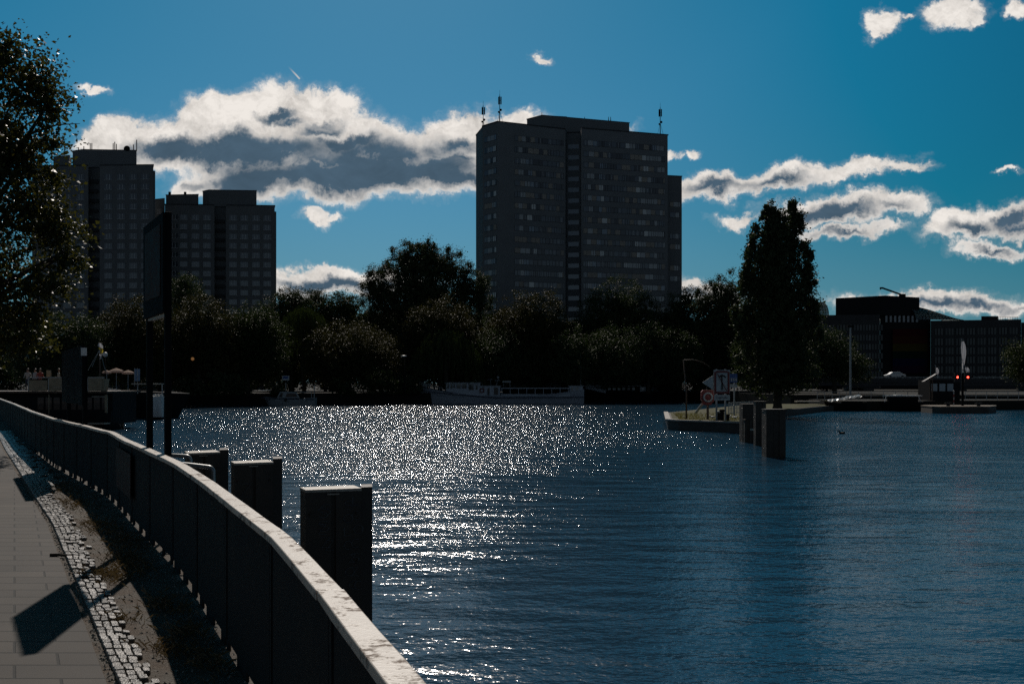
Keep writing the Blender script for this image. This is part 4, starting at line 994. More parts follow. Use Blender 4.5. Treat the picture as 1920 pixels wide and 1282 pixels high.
# navigation sign
q = P(1352, 787, 76.); ns = thing('navigation_sign', (q.x, 76., ZI - .03), 'white no-anchoring board with red frame, arrow and name strip on the island', 'sign')
ds = 76.
def panel(px0, py0, px1, py1, d, th, mt, name, par):
    b = MB(); a, c = P(px0, py0, d), P(px1, py1, d); b.box(((a.x + c.x) / 2, d, (a.z + c.z) / 2), (abs(c.x - a.x), th, abs(a.z - c.z))); return b.build(name, mt, par)
m_signw = pm('sign_white', (.42, .45, .46), .45, .4, var=.1)
for px in (1343.5, 1360): 
    b = MB(); b.box((X(px, ds + .15), ds + .15, (ZI + Z(692, ds)) / 2), (.12, .12, Z(692, ds) - ZI)); b.build('post', m_offw, ns)
panel(1338.5, 693.5, 1368.5, 738, ds, .06, m_signw, 'board', ns)
b = MB()
for (x0, y0, x1, y1) in ((1339.3, 696.5, 1343, 738), (1364.3, 696.5, 1368, 738), (1343, 695, 1364.3, 698.5), (1343, 734, 1364.3, 738)):
    a, c = P(x0, y0, ds - .045), P(x1, y1, ds - .045); b.box(((a.x + c.x) / 2, ds - .045, (a.z + c.z) / 2), (c.x - a.x, .02, a.z - c.z))
a, c = P(1344.5, 699, ds - .07), P(1363, 733, ds - .07); b.bar(a, c, .17, .02); b.build('red_frame', m_red, ns)
b = MB(); b.bar(P(1353.5, 705, ds - .05), P(1354, 729, ds - .05), .10, .012); b.tube([P(1348.5, 708, ds - .05), P(1351, 704.6, ds - .05), P(1354, 703.6, ds - .05), P(1358, 705, ds - .05), P(1361.5, 708, ds - .05)], [.03, .06, .07, .06, .03], 6)
ring(b, P(1354, 729.5, ds - .05), .07, .02, 14, 5); b.bar(P(1350.5, 724.5, ds - .05), P(1357.5, 724.5, ds - .05), .05, .012); b.build('anchor_symbol', m_black, ns)
b = MB(); a, c, e = P(1317, 717, ds + .04), P(1337.5, 703.5, ds + .04), P(1337.5, 731, ds + .04); b.mesh([a, c, e, a + Vector((0, .04, 0)), c + Vector((0, .04, 0)), e + Vector((0, .04, 0))], [(0, 1, 2), (5, 4, 3), (0, 3, 4, 1), (1, 4, 5, 2), (2, 5, 3, 0)]); b.build('arrow', m_signw, ns)
panel(1339, 740, 1368.5, 750.5, ds, .05, m_signw, 'name_strip', ns)
def text(body, size, loc, mt, parent, name='lettering'):
    cu = bpy.data.curves.new(name, 'FONT'); cu.body = body; cu.size = size; cu.align_x = 'CENTER'; cu.align_y = 'CENTER'; cu.extrude = .004
    o = bpy.data.objects.new(name, cu); S.collection.objects.link(o); dg = bpy.context.evaluated_depsgraph_get(); me = bpy.data.meshes.new_from_object(o.evaluated_get(dg)); bpy.data.objects.remove(o)
    ob_ = bpy.data.objects.new(name, me); me.materials.clear(); me.materials.append(mt); S.collection.objects.link(ob_); ob_.parent = parent; ob_.rotation_euler = (R(90), 0, 0); ob_.location = Vector(loc) - Vector(parent.location); return ob_
text('Liegestelle', .21, P(1353.7, 745, ds - .032), m_navy, ns)
n2 = thing('information_sign', (X(1377, 82), 82., ZI - .03), 'blue and white board with a white plate below, behind the no-anchoring board', 'sign')
b = MB(); b.box((X(1377, 82), 82.06, (ZI + Z(700, 82)) / 2), (.1, .1, Z(700, 82) - ZI)); b.build('post', m_offw, n2)
panel(1364, 700.5, 1382.5, 717, 82, .05, m_blue, 'board', n2); panel(1366, 720, 1382, 726.5, 82, .05, m_signw, 'plate', n2)
for k in range(4): panel(1366.5 + k * 4.2, 708.5, 1368.7 + k * 4.2, 714.5, 81.95, .02, m_signw, 'bar', n2)
# island fence
railing('guard_rail', [(X(1366, 92), 92, ZI), (X(1422, 99), 99, ZI)], 1.08, 'white barred railing on the island behind the signs', .42, m_offw)
# bollards and birds on the island
for i, (px, py, d, h) in enumerate(((1347, 785, 77, .75), (1354, 785, 75.5, .9), (1364, 782, 76.6, .5))):
    q = P(px, py, d); t = thing('mooring_bollard', (q.x, d, ZI - .03), ('short dark bollard left of the sign posts on the island', 'taller dark bollard in front of the sign posts on the island', 'lowest dark bollard right of the sign posts on the island')[i], 'bollard')
    b = MB(); b.tube([(q.x, d, ZI - .05), (q.x, d, ZI + h * .8)], .15, 12); b.build('shaft', m_dark, t, smooth=True)
    b = MB(); b.tube([(q.x, d, ZI + h * .8), (q.x, d, ZI + h * .84), (q.x, d, ZI + h * .95), (q.x, d, ZI + h)], [.15, .21, .21, .12], 12); b.build('cap', m_offw if i == 0 else m_dark, t, smooth=True)
def gull(loc, rz, label, first=None):
    if first is not None: return dup(first, loc, rz, label=label)
    t = thing('gull', loc, label, 'bird', 'gulls resting on the island'); x, y, z = loc
    b = MB()
    prof = [(-.20, .20, .015), (-.12, .19, .06), (0, .175, .095), (.10, .19, .085), (.15, .23, .05), (.175, .27, .042), (.20, .295, .05), (.235, .295, .035), (.26, .288, .012), (.30, .28, .004)]
    b.tube([(x + a, y, z + h) for a, h, r in prof], [r for _, _, r in prof], 10); b.build('body', m_white, t, smooth=True)
    for s in (-1, 1):
        b = MB(); b.tube([(x + .1, y + s * .08, z + .20), (x - .05, y + s * .095, z + .20), (x - .22, y + s * .05, z + .21), (x - .30, y + s * .02, z + .20)], [.02, .055, .03, .004], 8); b.build('wing', m_offw, t, smooth=True)
        b = MB(); b.tube([(x + .02, y + s * .03, z + .11), (x + .02, y + s * .03, z)], .008, 5); b.build('leg', m_red, t)
    return t
g0 = gull((P(1366, 773, 80).x, 80, ZI), .4, 'white gull on the island nearest to the signs')
gull((P(1378, 776, 78.5).x, 78.5, ZI), -.5, 'white gull on the island furthest right, by the coping', g0)
gull((P(1336, 775, 79.5).x, 79.5, ZI), 2.6, 'white gull on the island left of the bollards', g0)
gull((P(1350, 766, 84).x, 84, ZI), 1.2, 'white gull on the island behind the bollards', g0)
# dolphins by the island
def pile2(name, px0, px1, d, ytop, label, cap=None):
    A, B = X(px0, d), X(px1, d); zt = Z(ytop, d); wd = B - A
    t = thing('mooring_dolphin', ((A + B) / 2, d + wd / 2, WATER), label, 'mooring post', 'mooring dolphins beside the island')
    b = MB(); b.prism([(A, d + .06), (A + wd * .33, d), (A + wd * .36, d + .05), (A + wd * .64, d + .05), (A + wd * .67, d), (B, d + .06), (B, d + wd), (A, d + wd)], WATER - 1, zt - .05); b.build('pile_body', m_pile, t)
    b = MB(); b.prism([(A - .03, d - .03), (B + .03, d - .03), (B + .03, d + wd + .03), (A - .03, d + wd + .03)], zt - .049, zt); b.build('lid', m_pile, t)
    if cap:
        c0, c1, yb = cap; b = MB(); b.prism([(X(c0, d), d - .05), (X(c1, d), d - .05), (X(c1, d), d + wd + .2), (X(c0, d), d + wd + .2)], Z(yb, d), zt + .25); b.build('fender_box', m_pile, t)
    return t
pile2('a', 1437.5, 1474, 49., 767, 'largest dark mooring post standing alone in front of the island')
pile2('b', 1397, 1410, 61., 786, 'short slim mooring post with a bigger box above, left of the largest one')
b = MB(); d = 61.6; b.prism([(X(1392.5, d), d), (X(1417.5, d), d), (X(1417.5, d), d + .9), (X(1392.5, d), d + .9)], WATER - 1, Z(757, d)); tag(b.build('fender_box', m_pile, origin=(X(1405, d), d, WATER)), 'square dark fender box behind the slim mooring post', 'fender')
pile2('c', 1417.5, 1437, 58., 752, 'narrow dark mooring post squeezed between the box and the largest post')
b = MB(); b.bar(P(1409, 805, 60.5), P(1428, 806, 59), .14, .10); tag(b.build('mooring_beam', m_littop, origin=tuple(P(1418, 805, 60))), 'short beam in a pale sunlit tone joining two mooring posts just above the water', 'beam')  # sunlight on the bar is put into its pale colour
# a duck on the water
q = P(1579, 813, 3.65 * F / 95); t = thing('duck', (q.x, q.y, WATER), 'small dark duck swimming alone on the open water at the right', 'bird')
b = MB(); pr = [(-.24, .10, .01), (-.15, .06, .08), (0, .04, .11), (.12, .05, .09), (.19, .12, .045), (.21, .19, .04), (.235, .225, .05), (.27, .215, .035), (.30, .20, .018), (.34, .195, .008)]
b.tube([(q.x - a, q.y, WATER + h) for a, h, r in pr], [r for _, _, r in pr], 10); b.build('body', m_dark, t, smooth=True)
b = MB(); b.tube([(q.x - .1, q.y - .08, WATER + .09), (q.x + .08, q.y - .1, WATER + .1), (q.x + .24, q.y - .03, WATER + .12)], [.02, .05, .006], 7); b.build('wing', m_wood, t, smooth=True)

# second island with signal mast
d2 = 124.; z2 = Z(761.5, 121)
i2 = [(X(1727, 126), 126), (X(1748, 121.3), 121.3), (X(1762, 120), 120), (X(1855, 120.5), 120.5), (X(1868, 124), 124), (X(1866, 128), 128), (X(1735, 129), 129)]
b = MB(); b.prism(i2, WATER - 1, z2 - .1); structure(b.build('signal_island', m_conc), 'small concrete pier head in the river at the far right', 'island')
b = MB(); c = Vector((X(1797, 124), 124.5)); b.prism([tuple(c + (Vector(p) - c) * 1.012) for p in i2], z2 - .099, z2); tag(b.build('pier_coping', pm('brown_worn_concrete', (.17, .14, .11), .75, .3, var=.3), origin=(c.x, c.y, z2)), 'brownish coping slab on the small pier head', 'kerb')
mx = X(1805, d2); t = thing('signal_mast', (mx, d2, z2), 'dark signal mast with two glowing red lamps on the small pier head', 'signal')
b = MB(); b.tube([(mx, d2, z2), (mx, d2, Z(700, d2))], [.16, .12], 10); b.build('mast', m_dark, t)
b = MB(); b.box((mx, d2, Z(707, d2)), (2.6, .12, .14)); b.build('crossarm', m_dark, t)
m_lampred = pm('red_signal_lamp', (.5, .05, .03), .3, emit=((1, .05, .03), 9.))
for px in (1795.6, 1815):
    q = P(px, 707, d2 - .2); b = MB(); b.box((q.x, d2 - .1, q.z), (.75, .2, 1.2)); hs = b.build('signal_head', m_black, t)
    b = MB(); b.tube([(q.x, d2 - .24, q.z), (q.x, d2 - .205, q.z)], .115, 14); b.build('lamp', m_lampred, hs)
fp = thing('flag_pole', (X(1803.5, 132), 134, -.1), 'tall flag pole with a long limp white flag behind the signal mast', 'flag')
b = MB(); b.tube([(X(1803.5, 134), 134, zq), (X(1803.5, 134), 134, Z(634, 134))], [.07, .04], 8); b.build('pole', m_offw, fp)
def limp(px, y0, y1, w0, d, mt, par, seed):
    b = MB(); rr = random.Random(seed); n = 10; v = []; f = []; cols = 7
    for i in range(n + 1):
        t_ = i / n; z = Z(y0 + (y1 - y0) * t_, d); wd = w0 * (math.sin(math.pi * min(1, t_ * 1.1 + .06)) ** .7 * (1 - .55 * t_) + .05)
        for k in range(cols):
            u = k / (cols - 1); v.append((X(px, d) + wd * (u - .3) + .1 * t_, d - .15 + .22 * math.sin(u * 9 + t_ * 3 + seed) * (.3 + t_), z - .5 * u * t_))
    for i in range(n):
        for k in range(cols - 1): a = i * cols + k; f.append((a, a + 1, a + cols + 1, a + cols))
    b.mesh(v, f); return b.build('flag', mt, par, smooth=True)
def flagmat(name, c, tr):
    M = bpy.data.materials.new(name); M.use_nodes = True; M.node_tree.nodes.clear(); t = NT(M.node_tree)
    p = t.n('ShaderNodeBsdfDiffuse'); p.inputs[0].default_value = (*c, 1); q_ = t.n('ShaderNodeBsdfTranslucent'); q_.inputs[0].default_value = (*tr, 1); a = t.n('ShaderNodeAddShader')
    t.put(a.inputs[0], p.outputs[0]); t.put(a.inputs[1], q_.outputs[0]); t.put(t.n('ShaderNodeOutputMaterial').inputs[0], a.outputs[0]); return M
m_flag = flagmat('white_flag_cloth', (.45, .45, .46), (.16, .16, .17)); m_flagy = flagmat('yellow_flag_cloth', (.35, .28, .05), (.22, .17, .02)); m_para = flagmat('parasol_cloth', (.42, .33, .28), (.25, .17, .13))
limp(1803.5, 640, 692, .75, 134, m_flag, fp, 2)
hut = thing('lock_hut', (X(1770, 134), 136, zq), 'dark lock keeper hut with a sloping roof edge behind the small pier head', 'hut')
b = MB(); b.prism([(X(1744, 135), 135), (X(1800, 135), 135), (X(1800, 135), 139), (X(1744, 135), 139)], zq, Z(712, 135)); b.build('wall', m_offd, hut)
b = MB(); a, c, e = P(1732, 715, 134.5), P(1758, 700, 134.5), P(1806, 700, 134.5); w_ = Vector((0, .7, 0)); th = Vector((0, 0, -.14))
b.mesh([a, c, e, e + w_, c + w_, a + w_] + [p + th for p in (a, c, e, e + w_, c + w_, a + w_)], [(0, 1, 4, 5), (1, 2, 3, 4), (11, 10, 7, 6), (10, 9, 8, 7), (6, 7, 1, 0), (7, 8, 2, 1), (5, 4, 10, 11), (4, 3, 9, 10), (0, 5, 11, 6), (2, 8, 9, 3)]); b.build('roof', m_black, hut)
for k in range(3):
    b = MB(); b.box((X(1752 + k * 15, 134.95), 134.97, Z(726, 135)), (.8, .06, 1.0)); b.build('window', m_tglass, hut)
b = MB(); b.bar((X(1749.5, 134), 134.2, zq), (X(1749.5, 134), 134.2, Z(708, 134)), .12); b.bar((X(1745, 134), 134.2, zq), (X(1745, 134), 134.2, Z(710, 134)), .07); b.build('porch_post', m_wood, hut)
f2 = thing('small_flag', tuple(P(1756, 702, 134.6)), 'small limp white flag on the peak of the lock hut roof', 'flag')
b = MB(); b.tube([P(1755, 702, 134.6), P(1754, 684, 134.6)], .03, 6); b.build('pole', m_offw, f2); limp(1755.5, 689, 701, .5, 134.6, m_flag, f2, 5)
f3 = thing('small_flag', tuple(P(1811, 696, 134.6)), 'small white pennant on the right end of the lock hut roof', 'flag')
b = MB(); b.tube([P(1811, 700, 134.6), P(1811, 686, 134.6)], .03, 6); b.build('pole', m_offw, f3); limp(1811, 688.5, 697, .6, 134.6, m_flag, f3, 7)
q = P(1788.5, 757, 126); t = thing('marker_post', (q.x, 126, z2), 'slim red and white marker post left of the signal mast', 'post')
for k in range(5):
    b = MB(); b.tube([(q.x, 126, z2 + k * .35), (q.x, 126, z2 + (k + 1) * .35)], .07, 8); b.build('band', m_red if k % 2 else m_offw, t)
b = MB(); b.ball((q.x, 126, z2 + 1.82), .09); b.build('finial', m_white, t)
for i, px in enumerate((1778, 1835)):
    q = P(px, 762, 122); t = thing('mooring_bollard', (q.x, 122, z2), ('squat black bollard on the small pier head left of the mast', 'squat black bollard on the small pier head right of the mast')[i], 'bollard')
    b = MB(); b.tube([(q.x, 122, z2), (q.x, 122, z2 + .3)], [.24, .18], 10); b.build('shaft', m_black, t); b = MB(); b.box((q.x, 122, z2 + .36), (.8, .3, .14)); b.build('cross_horn', m_black, t)

# ------------------------------------------------------------------ street lamps
def lamp(px, ytop, d, zb, label, arm=0, globe=False, glow=None):
    x = X(px, d); zt = Z(ytop, d); t = thing('street_lamp', (x, d, zb), label, 'street lamp')
    b = MB(); b.tube([(x, d, zb), (x, d, zb + 1.2), (x, d, zt)], [.11, .08, .05], 8); b.build('pole', m_dark, t, smooth=True)
    if arm:
        e = X(px + arm, d); b = MB(); b.tube([(x, d, zt - .02), (x + (e - x) * .4, d, zt + .25), (e, d, zt - .05)], [.05, .045, .04], 7); b.build('arm', m_dark, t, smooth=True)
        b = MB(); b.ball((e + (.3 if arm > 0 else -.3), d, zt - .08), (.45, .2, .10)); b.build('lamp_head', m_steel, t, smooth=True)
    elif globe:
        b = MB(); b.ball((x, d, zt + .2), .26, 14, 10); b.build('lamp_globe', glow or m_white, t, smooth=True)
    else:
        b = MB(); b.ball((x - .15, d, zt + .06), (.5, .25, .12)); b.build('lamp_head', m_white, t, smooth=True)
    return t
lamp(759, 668, 166, -.1, 'street lamp with a bright flat head before the willow over the tour boat')
lamp(197, 668, 108, -.1, 'small globe lamp beside the flags above the left boats', globe=True)
lamp(361, 675, 157, -.1, 'small globe lamp glowing orange right of the two-post sign', globe=True, glow=pm('orange_lamp_glass', (.5, .3, .15), .4, emit=((1, .45, .15), .12)))
lamp(1382, 598, 200, -.1, 'tall street lamp with a long left arm beside the poplar', arm=-48)
lamp(1442, 625, 176, -.1, 'street lamp arm reaching right, seen against the poplar crown', arm=34)
x = X(1594.5, 141); mt_ = MB(); mt_.tube([(x, 141, zq), (x, 141, Z(612, 141))], [.16, .10], 10)
t = thing('lamp_mast', (x, 141, zq), 'tall plain grey lamp mast on the lock quay before the office building', 'mast'); mt_.build('pole', m_offw, t); b = MB(); b.box((x, 141, Z(612, 141)), (.9, .4, .25)); b.build('lamp_head', m_dark, t)

# ------------------------------------------------------------------ boats
def hull(mb, x0, x1, d, beam, zlow, zbow, zmid, zstern, m=0, bow_left=True, rake=.8, n=22, stern_w=.75):
    """hull seen broadside, bow at x0"""
    v = []; f = []; L = x1 - x0; rows = 5
    for i in range(n + 1):
        u = i / n; x = x0 + L * u
        half = beam / 2 * (math.sin(min(1, u / .35) * math.pi / 2) ** .7 if u < .35 else 1 - (1 - stern_w) * max(0, (u - .75) / .25) ** 2)
        zt = zbow + (zmid - zbow) * min(1, u / .35) ** .8 if u < .35 else zmid + (zstern - zmid) * max(0, (u - .6) / .4) ** 2
        for k in range(rows):
            t_ = k / (rows - 1); z = zlow + (zt - zlow) * t_; xx = x + (rake * (1 - t_) if u < .3 else 0) * (1 - u / .3) ** 1
            v.append((xx, d - half * (.72 + .28 * t_), z))
        for k in range(rows):
            t_ = k / (rows - 1); z = zlow + (zt - zlow) * t_; xx = x + (rake * (1 - t_) if u < .3 else 0) * (1 - u / .3)
            v.append((xx, d + half * (.72 + .28 * t_), z))
    R2 = rows * 2
    for i in range(n):
        a = i * R2; c = a + R2
        for k in range(rows - 1): f.append((a + k, c + k, c + k + 1, a + k + 1)); f.append((a + rows + k, a + rows + k + 1, c + rows + k + 1, c + rows + k))
        f.append((a + rows - 1, c + rows - 1, c + R2 - 1, a + R2 - 1))
    e = n * R2; f.append(tuple([e + k for k in range(rows)] + [e + R2 - 1 - k for k in range(rows)])); f.append(tuple([k for k in range(rows)][::-1] + [rows + k for k in range(rows)]))
    mb.mesh(v, f, m)
    return v
def rubrail(mb, x0, x1, d, z0, z1, m=0, h=.12):
    for k in range(10):
        u, w_ = k / 10, (k + 1) / 10; mb.bar((x0 + (x1 - x0) * u, d, z0 + (z1 - z0) * u ** .7), (x0 + (x1 - x0) * w_, d, z0 + (z1 - z0) * w_ ** .7), .06, h, m)
dt = 180.; k_ = dt / F
sh = thing('tour_boat', (X(938, dt), dt, WATER), 'long white tour boat with wheelhouse and open canopy deck moored at the far bank', 'boat')
xa, xb = X(783, dt), X(1094, dt)
m_hullw = pm('white_hull_paint', (.40, .43, .48), .4, .5, var=.1)
b = MB(); hull(b, xa, xb, dt, 5.2, WATER - .3, Z(722, dt), Z(741, dt), Z(729, dt), rake=.4); b.build('hull', m_hullw, sh, smooth=False)
b = MB(); rubrail(b, xa + .3, X(930, dt), dt - 2.62, Z(730, dt), Z(745, dt), 0, .16); rubrail(b, X(930, dt), xb, dt - 2.64, Z(745, dt), Z(744, dt), 0, .16); b.build('rubbing_strake', m_navy, sh)
b = MB()
b.bar(P(784, 722.5, dt - 1.2), P(850, 737, dt - 2.55), .08); b.build('bow_rail_cap', m_navy, sh)
def boathouse(par, px0, px1, yt, yb, d, wd, mt, wins, name='cabin', roof=True):
    b = MB(); x0, x1 = X(px0, d), X(px1, d); b.box(((x0 + x1) / 2, d + wd / 2, (Z(yt, d) + Z(yb, d)) / 2), (x1 - x0, wd, Z(yt, d) - Z(yb, d))); o = b.build(name, mt, par, bevel=.03)
    if roof: b = MB(); b.box(((x0 + x1) / 2, d + wd / 2, Z(yt, d) + .06), (x1 - x0 + .4, wd + .3, .11)); b.build('cabin_roof', m_offw, par)
    for (a, c, t_, u_) in wins:
        b = MB(); b.box(((X(a, d) + X(c, d)) / 2, d - .02, (Z(t_, d) + Z(u_, d)) / 2), (X(c, d) - X(a, d), .05, Z(t_, d) - Z(u_, d))); b.build('window', m_glass, par)
    return o
ds_ = dt - 1.9
boathouse(sh, 836, 900, 718, 742, ds_, 3.6, m_hullw, [(838, 842, 719, 728), (844.5, 848, 719, 727), (850, 853.5, 719, 727), (856, 864, 719, 728), (866, 875, 719, 728), (879, 888, 720, 731), (892, 895.5, 722, 730)])
boathouse(sh, 899, 938, 724, 742, ds_, 3.6, m_hullw, [(914, 918, 727, 741), (926, 934, 726, 740)], 'engine_house')
boathouse(sh, 1068, 1093, 724, 735, ds_, 3.4, m_hullw, [(1071, 1075, 726, 733), (1079, 1085, 726, 733)], 'stern_cabin')
b = MB(); ring(b, P(903.5, 732, ds_ - .12), .36, .09); b.build('ring_buoy', m_red, sh, smooth=True)
b = MB(); b.box(((X(940, dt) + X(1068, dt)) / 2, dt, Z(727.5, dt)), (X(1068, dt) - X(940, dt), 4.4, .14)); b.build('canopy', m_hullw, sh)
for k in range(9):
    px = 941 + k * 15.6; b = MB(); b.bar(P(px, 743, ds_ - .3), P(px, 727.5, ds_ - .3), .09); b.build('canopy_post', m_hullw, sh)
b = MB(); b.box(((X(940, dt) + X(1068, dt)) / 2, dt - 2.3, Z(741, dt)), (X(1068, dt) - X(940, dt), .08, .5)); b.build('bulwark', m_hullw, sh)
b = MB(); b.box(((X(942, dt) + X(1066, dt)) / 2, dt + .5, Z(736, dt)), (X(1066, dt) - X(942, dt), .1, 1.2)); b.build('inner_wall', m_dark, sh)
b = MB(); b.bar(P(930, 724, dt - 1), P(935, 708, dt - 1), .06); b.bar(P(928, 713, dt - 1), P(938, 713, dt - 1), .05); b.box(P(934, 707, dt - 1), (.4, .2, .25)); b.bar(P(920, 724, dt - 1), P(920, 710, dt - 1), .05); b.bar(P(914, 712, dt - 1), P(924, 711, dt - 1), .05); b.build('signal_mast', m_offw, sh)
b = MB(); b.bar(P(1089, 725, dt), P(1089, 664, dt), .07); b.build('flagstaff', m_offw, sh)
b = MB(); b.box(P(950, 715.5, dt), (1.5, 1., .25)); b.bar(P(944, 725, dt), P(944, 716, dt), .06); b.bar(P(956, 725, dt), P(956, 716, dt), .06); b.build('rooftop_seat', m_offw, sh)
b = MB()
for k in range(8): b.bar(P(787 + k * 6.2, 723.5 + k * 1.9, dt - 1.2 - k * .17), P(787 + k * 6.2, 716.5 + k * 1.4, dt - 1.2 - k * .17), .05)
for o_ in (0, 3.4): b.bar(P(787, 716.5 + o_, dt - 1.2), P(830.4, 726.3 + o_ * .8, dt - 2.4), .05)
b.bar(P(788, 720, dt - 1), P(800, 713, dt - 1), .09); b.build('bow_rail', m_offw, sh)
b = MB(); b.box(P(800, 722, dt - .3), (1.4, .8, .6)); b.tube([P(793, 722, dt), P(797, 719, dt), P(800, 722, dt)], .12, 6); b.build('anchor_winch', m_offw, sh)
# dark bow of the second boat, left of the tour boat
s2_ = thing('barge', (X(762, 184), 184, WATER), 'dark barge with a pale bow rail, half hidden left of the tour boat', 'boat')
b = MB(); hull(b, X(728, 184), X(845, 184), 185, 4.4, WATER - .3, Z(727, 184), Z(735, 184), Z(735, 184)); b.build('hull', m_dark, s2_)
b = MB(); b.bar(P(731, 729, 182.7), P(782, 735, 182.5), .07, .5); b.build('bulwark', m_offw, s2_)
b = MB(); b.tube([P(738, 728, 183), P(744, 722, 183), P(754, 724, 183), P(757, 730, 183)], .12, 6); b.bar(P(738, 727, 183), P(757, 729, 183), .22); b.build('anchor_winch', m_steel, s2_)
b = MB(); b.box(P(777, 730, 184), (1., 1.2, 1.0)); b.build('deck_box', m_offw, s2_)
# far boat, right of the tour boat
s3 = thing('barge', (X(1160, 190), 190, WATER), 'long low dark barge with a pale raised bow, right of the tour boat', 'boat')
b = MB(); hull(b, X(1096, 190), X(1222, 190), 191, 4.6, WATER - .3, Z(724, 190), Z(735, 190), Z(732, 190)); b.build('hull', m_dark, s3)
b = MB(); b.bar(P(1098, 725, 188.8), P(1136, 734, 188.6), .08, .6); b.bar(P(1101, 722, 189), P(1128, 724, 189), .2, .4); b.build('bulwark', m_hullw, s3)
boathouse(s3, 1136, 1200, 724, 733, 189.5, 3, m_dark, [(1140 + 9 * k, 1145 + 9 * k, 726, 731) for k in range(6)], 'cargo_house')
boathouse(s3, 1200, 1212, 725, 735, 189.2, 2.4, m_offw, [(1203, 1208, 727, 731)], 'wheelhouse', False)
# cabin cruiser
dc = 163.; cc = thing('cabin_cruiser', (X(542, dc), dc, WATER), 'small pale cabin cruiser moored alone below the dark olive tree', 'boat')
b = MB(); hull(b, X(494, dc), X(592, dc), dc, 3.0, WATER - .2, Z(743, dc), Z(747, dc), Z(745, dc), rake=.9); b.build('hull', m_offw, cc)
b = MB(); rubrail(b, X(494, dc), X(592, dc), dc - 1.56, Z(745.5, dc), Z(748, dc), 0, .14); b.build('rubbing_strake', m_navy, cc)
b = MB(); pr = [(519, 746), (525, 735), (528, 734), (556, 735), (562, 746)]; n = 5; v = [tuple(P(a, c, dc - 1.1)) for a, c in pr] + [tuple(P(a, c, dc + 1.1)) for a, c in pr]
b.mesh(v, [(i, (i + 1) % n, n + (i + 1) % n, n + i) for i in range(n)] + [tuple(range(n))[::-1], tuple(range(n, 2 * n))]); b.build('cabin', m_offw, cc)
for poly in ([(522, 744.5), (526.5, 736.5), (531, 736.5), (529, 744.5)], [(535, 744), (538, 736.8), (554, 737.2), (558, 744)]):
    b = MB(); v = [tuple(P(a, c, dc - 1.13)) for a, c in poly] + [tuple(P(a, c, dc - 1.08)) for a, c in poly]; n = 4; b.mesh(v, [(0, 1, 2, 3), (7, 6, 5, 4)] + [(i, (i + 1) % n, n + (i + 1) % n, n + i) for i in range(n)]); b.build('window', m_glass, cc)
b = MB(); b.bar(P(589, 745, dc), P(590, 722, dc), .12); b.bar(P(562, 735, dc), P(584, 735, dc), .08); b.bar(P(584, 735, dc), P(584, 746, dc), .08); b.build('stern_frame', m_offw, cc)
for px in (535, 571): b = MB(); b.ball(P(px, 749.5, dc - 1.75), (.17, .17, .36)); b.build('fender', m_black if px < 550 else m_offw, cc, smooth=True)
# small sign on the bank
q = P(533, 720, 162.5); t = thing('mooring_sign', (q.x, 163.5, -.1), 'small blue and white sign on the bank above the cabin cruiser', 'sign')
b = MB(); b.box((q.x, 163.6, .8), (.08, .08, 1.9)); b.build('post', m_offw, t)
b = MB(); b.box((q.x, 163.5, Z(708.5, 163)), (1.15, .05, .75)); b.build('board', m_signw, t); b = MB(); b.box((q.x, 163.46, Z(707.5, 163)), (.85, .02, .4)); b.build('symbol', m_blue, t)
b = MB(); q = P(497, 731, 163); b.box((q.x, 163.2, q.z), (1.5, .9, .1)); tag(b.build('dinghy_cover', m_white, origin=(q.x, 163.2, q.z)), 'thin bright board lying on the bank left of the cabin cruiser', 'board')
# white motor boat and tarped boat by the lock
dm = 131.; mb_ = thing('motor_boat', (X(1692, dm), dm, WATER), 'white flat-topped motor boat moored at the lock quay left of the small pier head', 'boat')
b = MB(); hull(b, X(1650, dm), X(1728, dm), dm, 2.4, WATER - .2, Z(752, dm), Z(755, dm), Z(752, dm), rake=.6); b.build('hull', m_dark, mb_)
b = MB(); b.box(P(1692, 748.5, dm), (X(1716, dm) - X(1668, dm), 1.9, .9)); b.build('cabin', m_dark, mb_)
b = MB(); b.box(P(1692, 741.8, dm), (X(1722, dm) - X(1660, dm), 2.2, .13)); b.box(P(1684, 740.6, dm), (.9, 1., .16)); b.build('roof', m_white, mb_)
b = MB(); b.bar(P(1662, 742, dm - .9), P(1659, 753, dm - .9), .06); b.bar(P(1721, 742, dm - .9), P(1727, 753, dm - .9), .08); b.build('roof_post', m_white, mb_)
tb = thing('rowing_boat', (X(1578, dm), dm, WATER), 'dark open boat under a bright rumpled tarpaulin, beside the pier of the poplar', 'boat')
b = MB(); hull(b, X(1545, dm), X(1622, dm), dm, 2.0, WATER - .2, Z(752, dm), Z(755, dm), Z(753, dm), rake=.5); b.build('hull', m_dark, tb)
b = MB(); rr = random.Random(9); v = []; f = []; nx, ny = 16, 6
for i in range(nx + 1):
    for j in range(ny + 1):
        u, w_ = i / nx, j / ny; v.append((X(1550, dm) + (X(1612, dm) - X(1550, dm)) * u, dm - .95 + 1.9 * w_, Z(752.5 - 9 * u, dm) + .25 * math.sin(math.pi * w_) + rr.uniform(-.07, .07)))
for i in range(nx):
    for j in range(ny): a = i * (ny + 1) + j; f.append((a, a + ny + 1, a + ny + 2, a + 1))
b.mesh(v, f); b.build('tarpaulin', pm('shiny_grey_tarpaulin', (.28, .29, .30), .3, .6), tb)
b = MB(); b.box((X(1511, 131), 130.2, Z(752.5, 130)), (X(1534, 131) - X(1490, 131), 1.4, .16)); tag(b.build('lit_pier_edge', m_littop, origin=(X(1511, 131), 131, ZI)), 'pale flat slab standing for the sunlit top edge of the poplar pier', 'slab')  # added pale slab paints the lit top edge of the pier

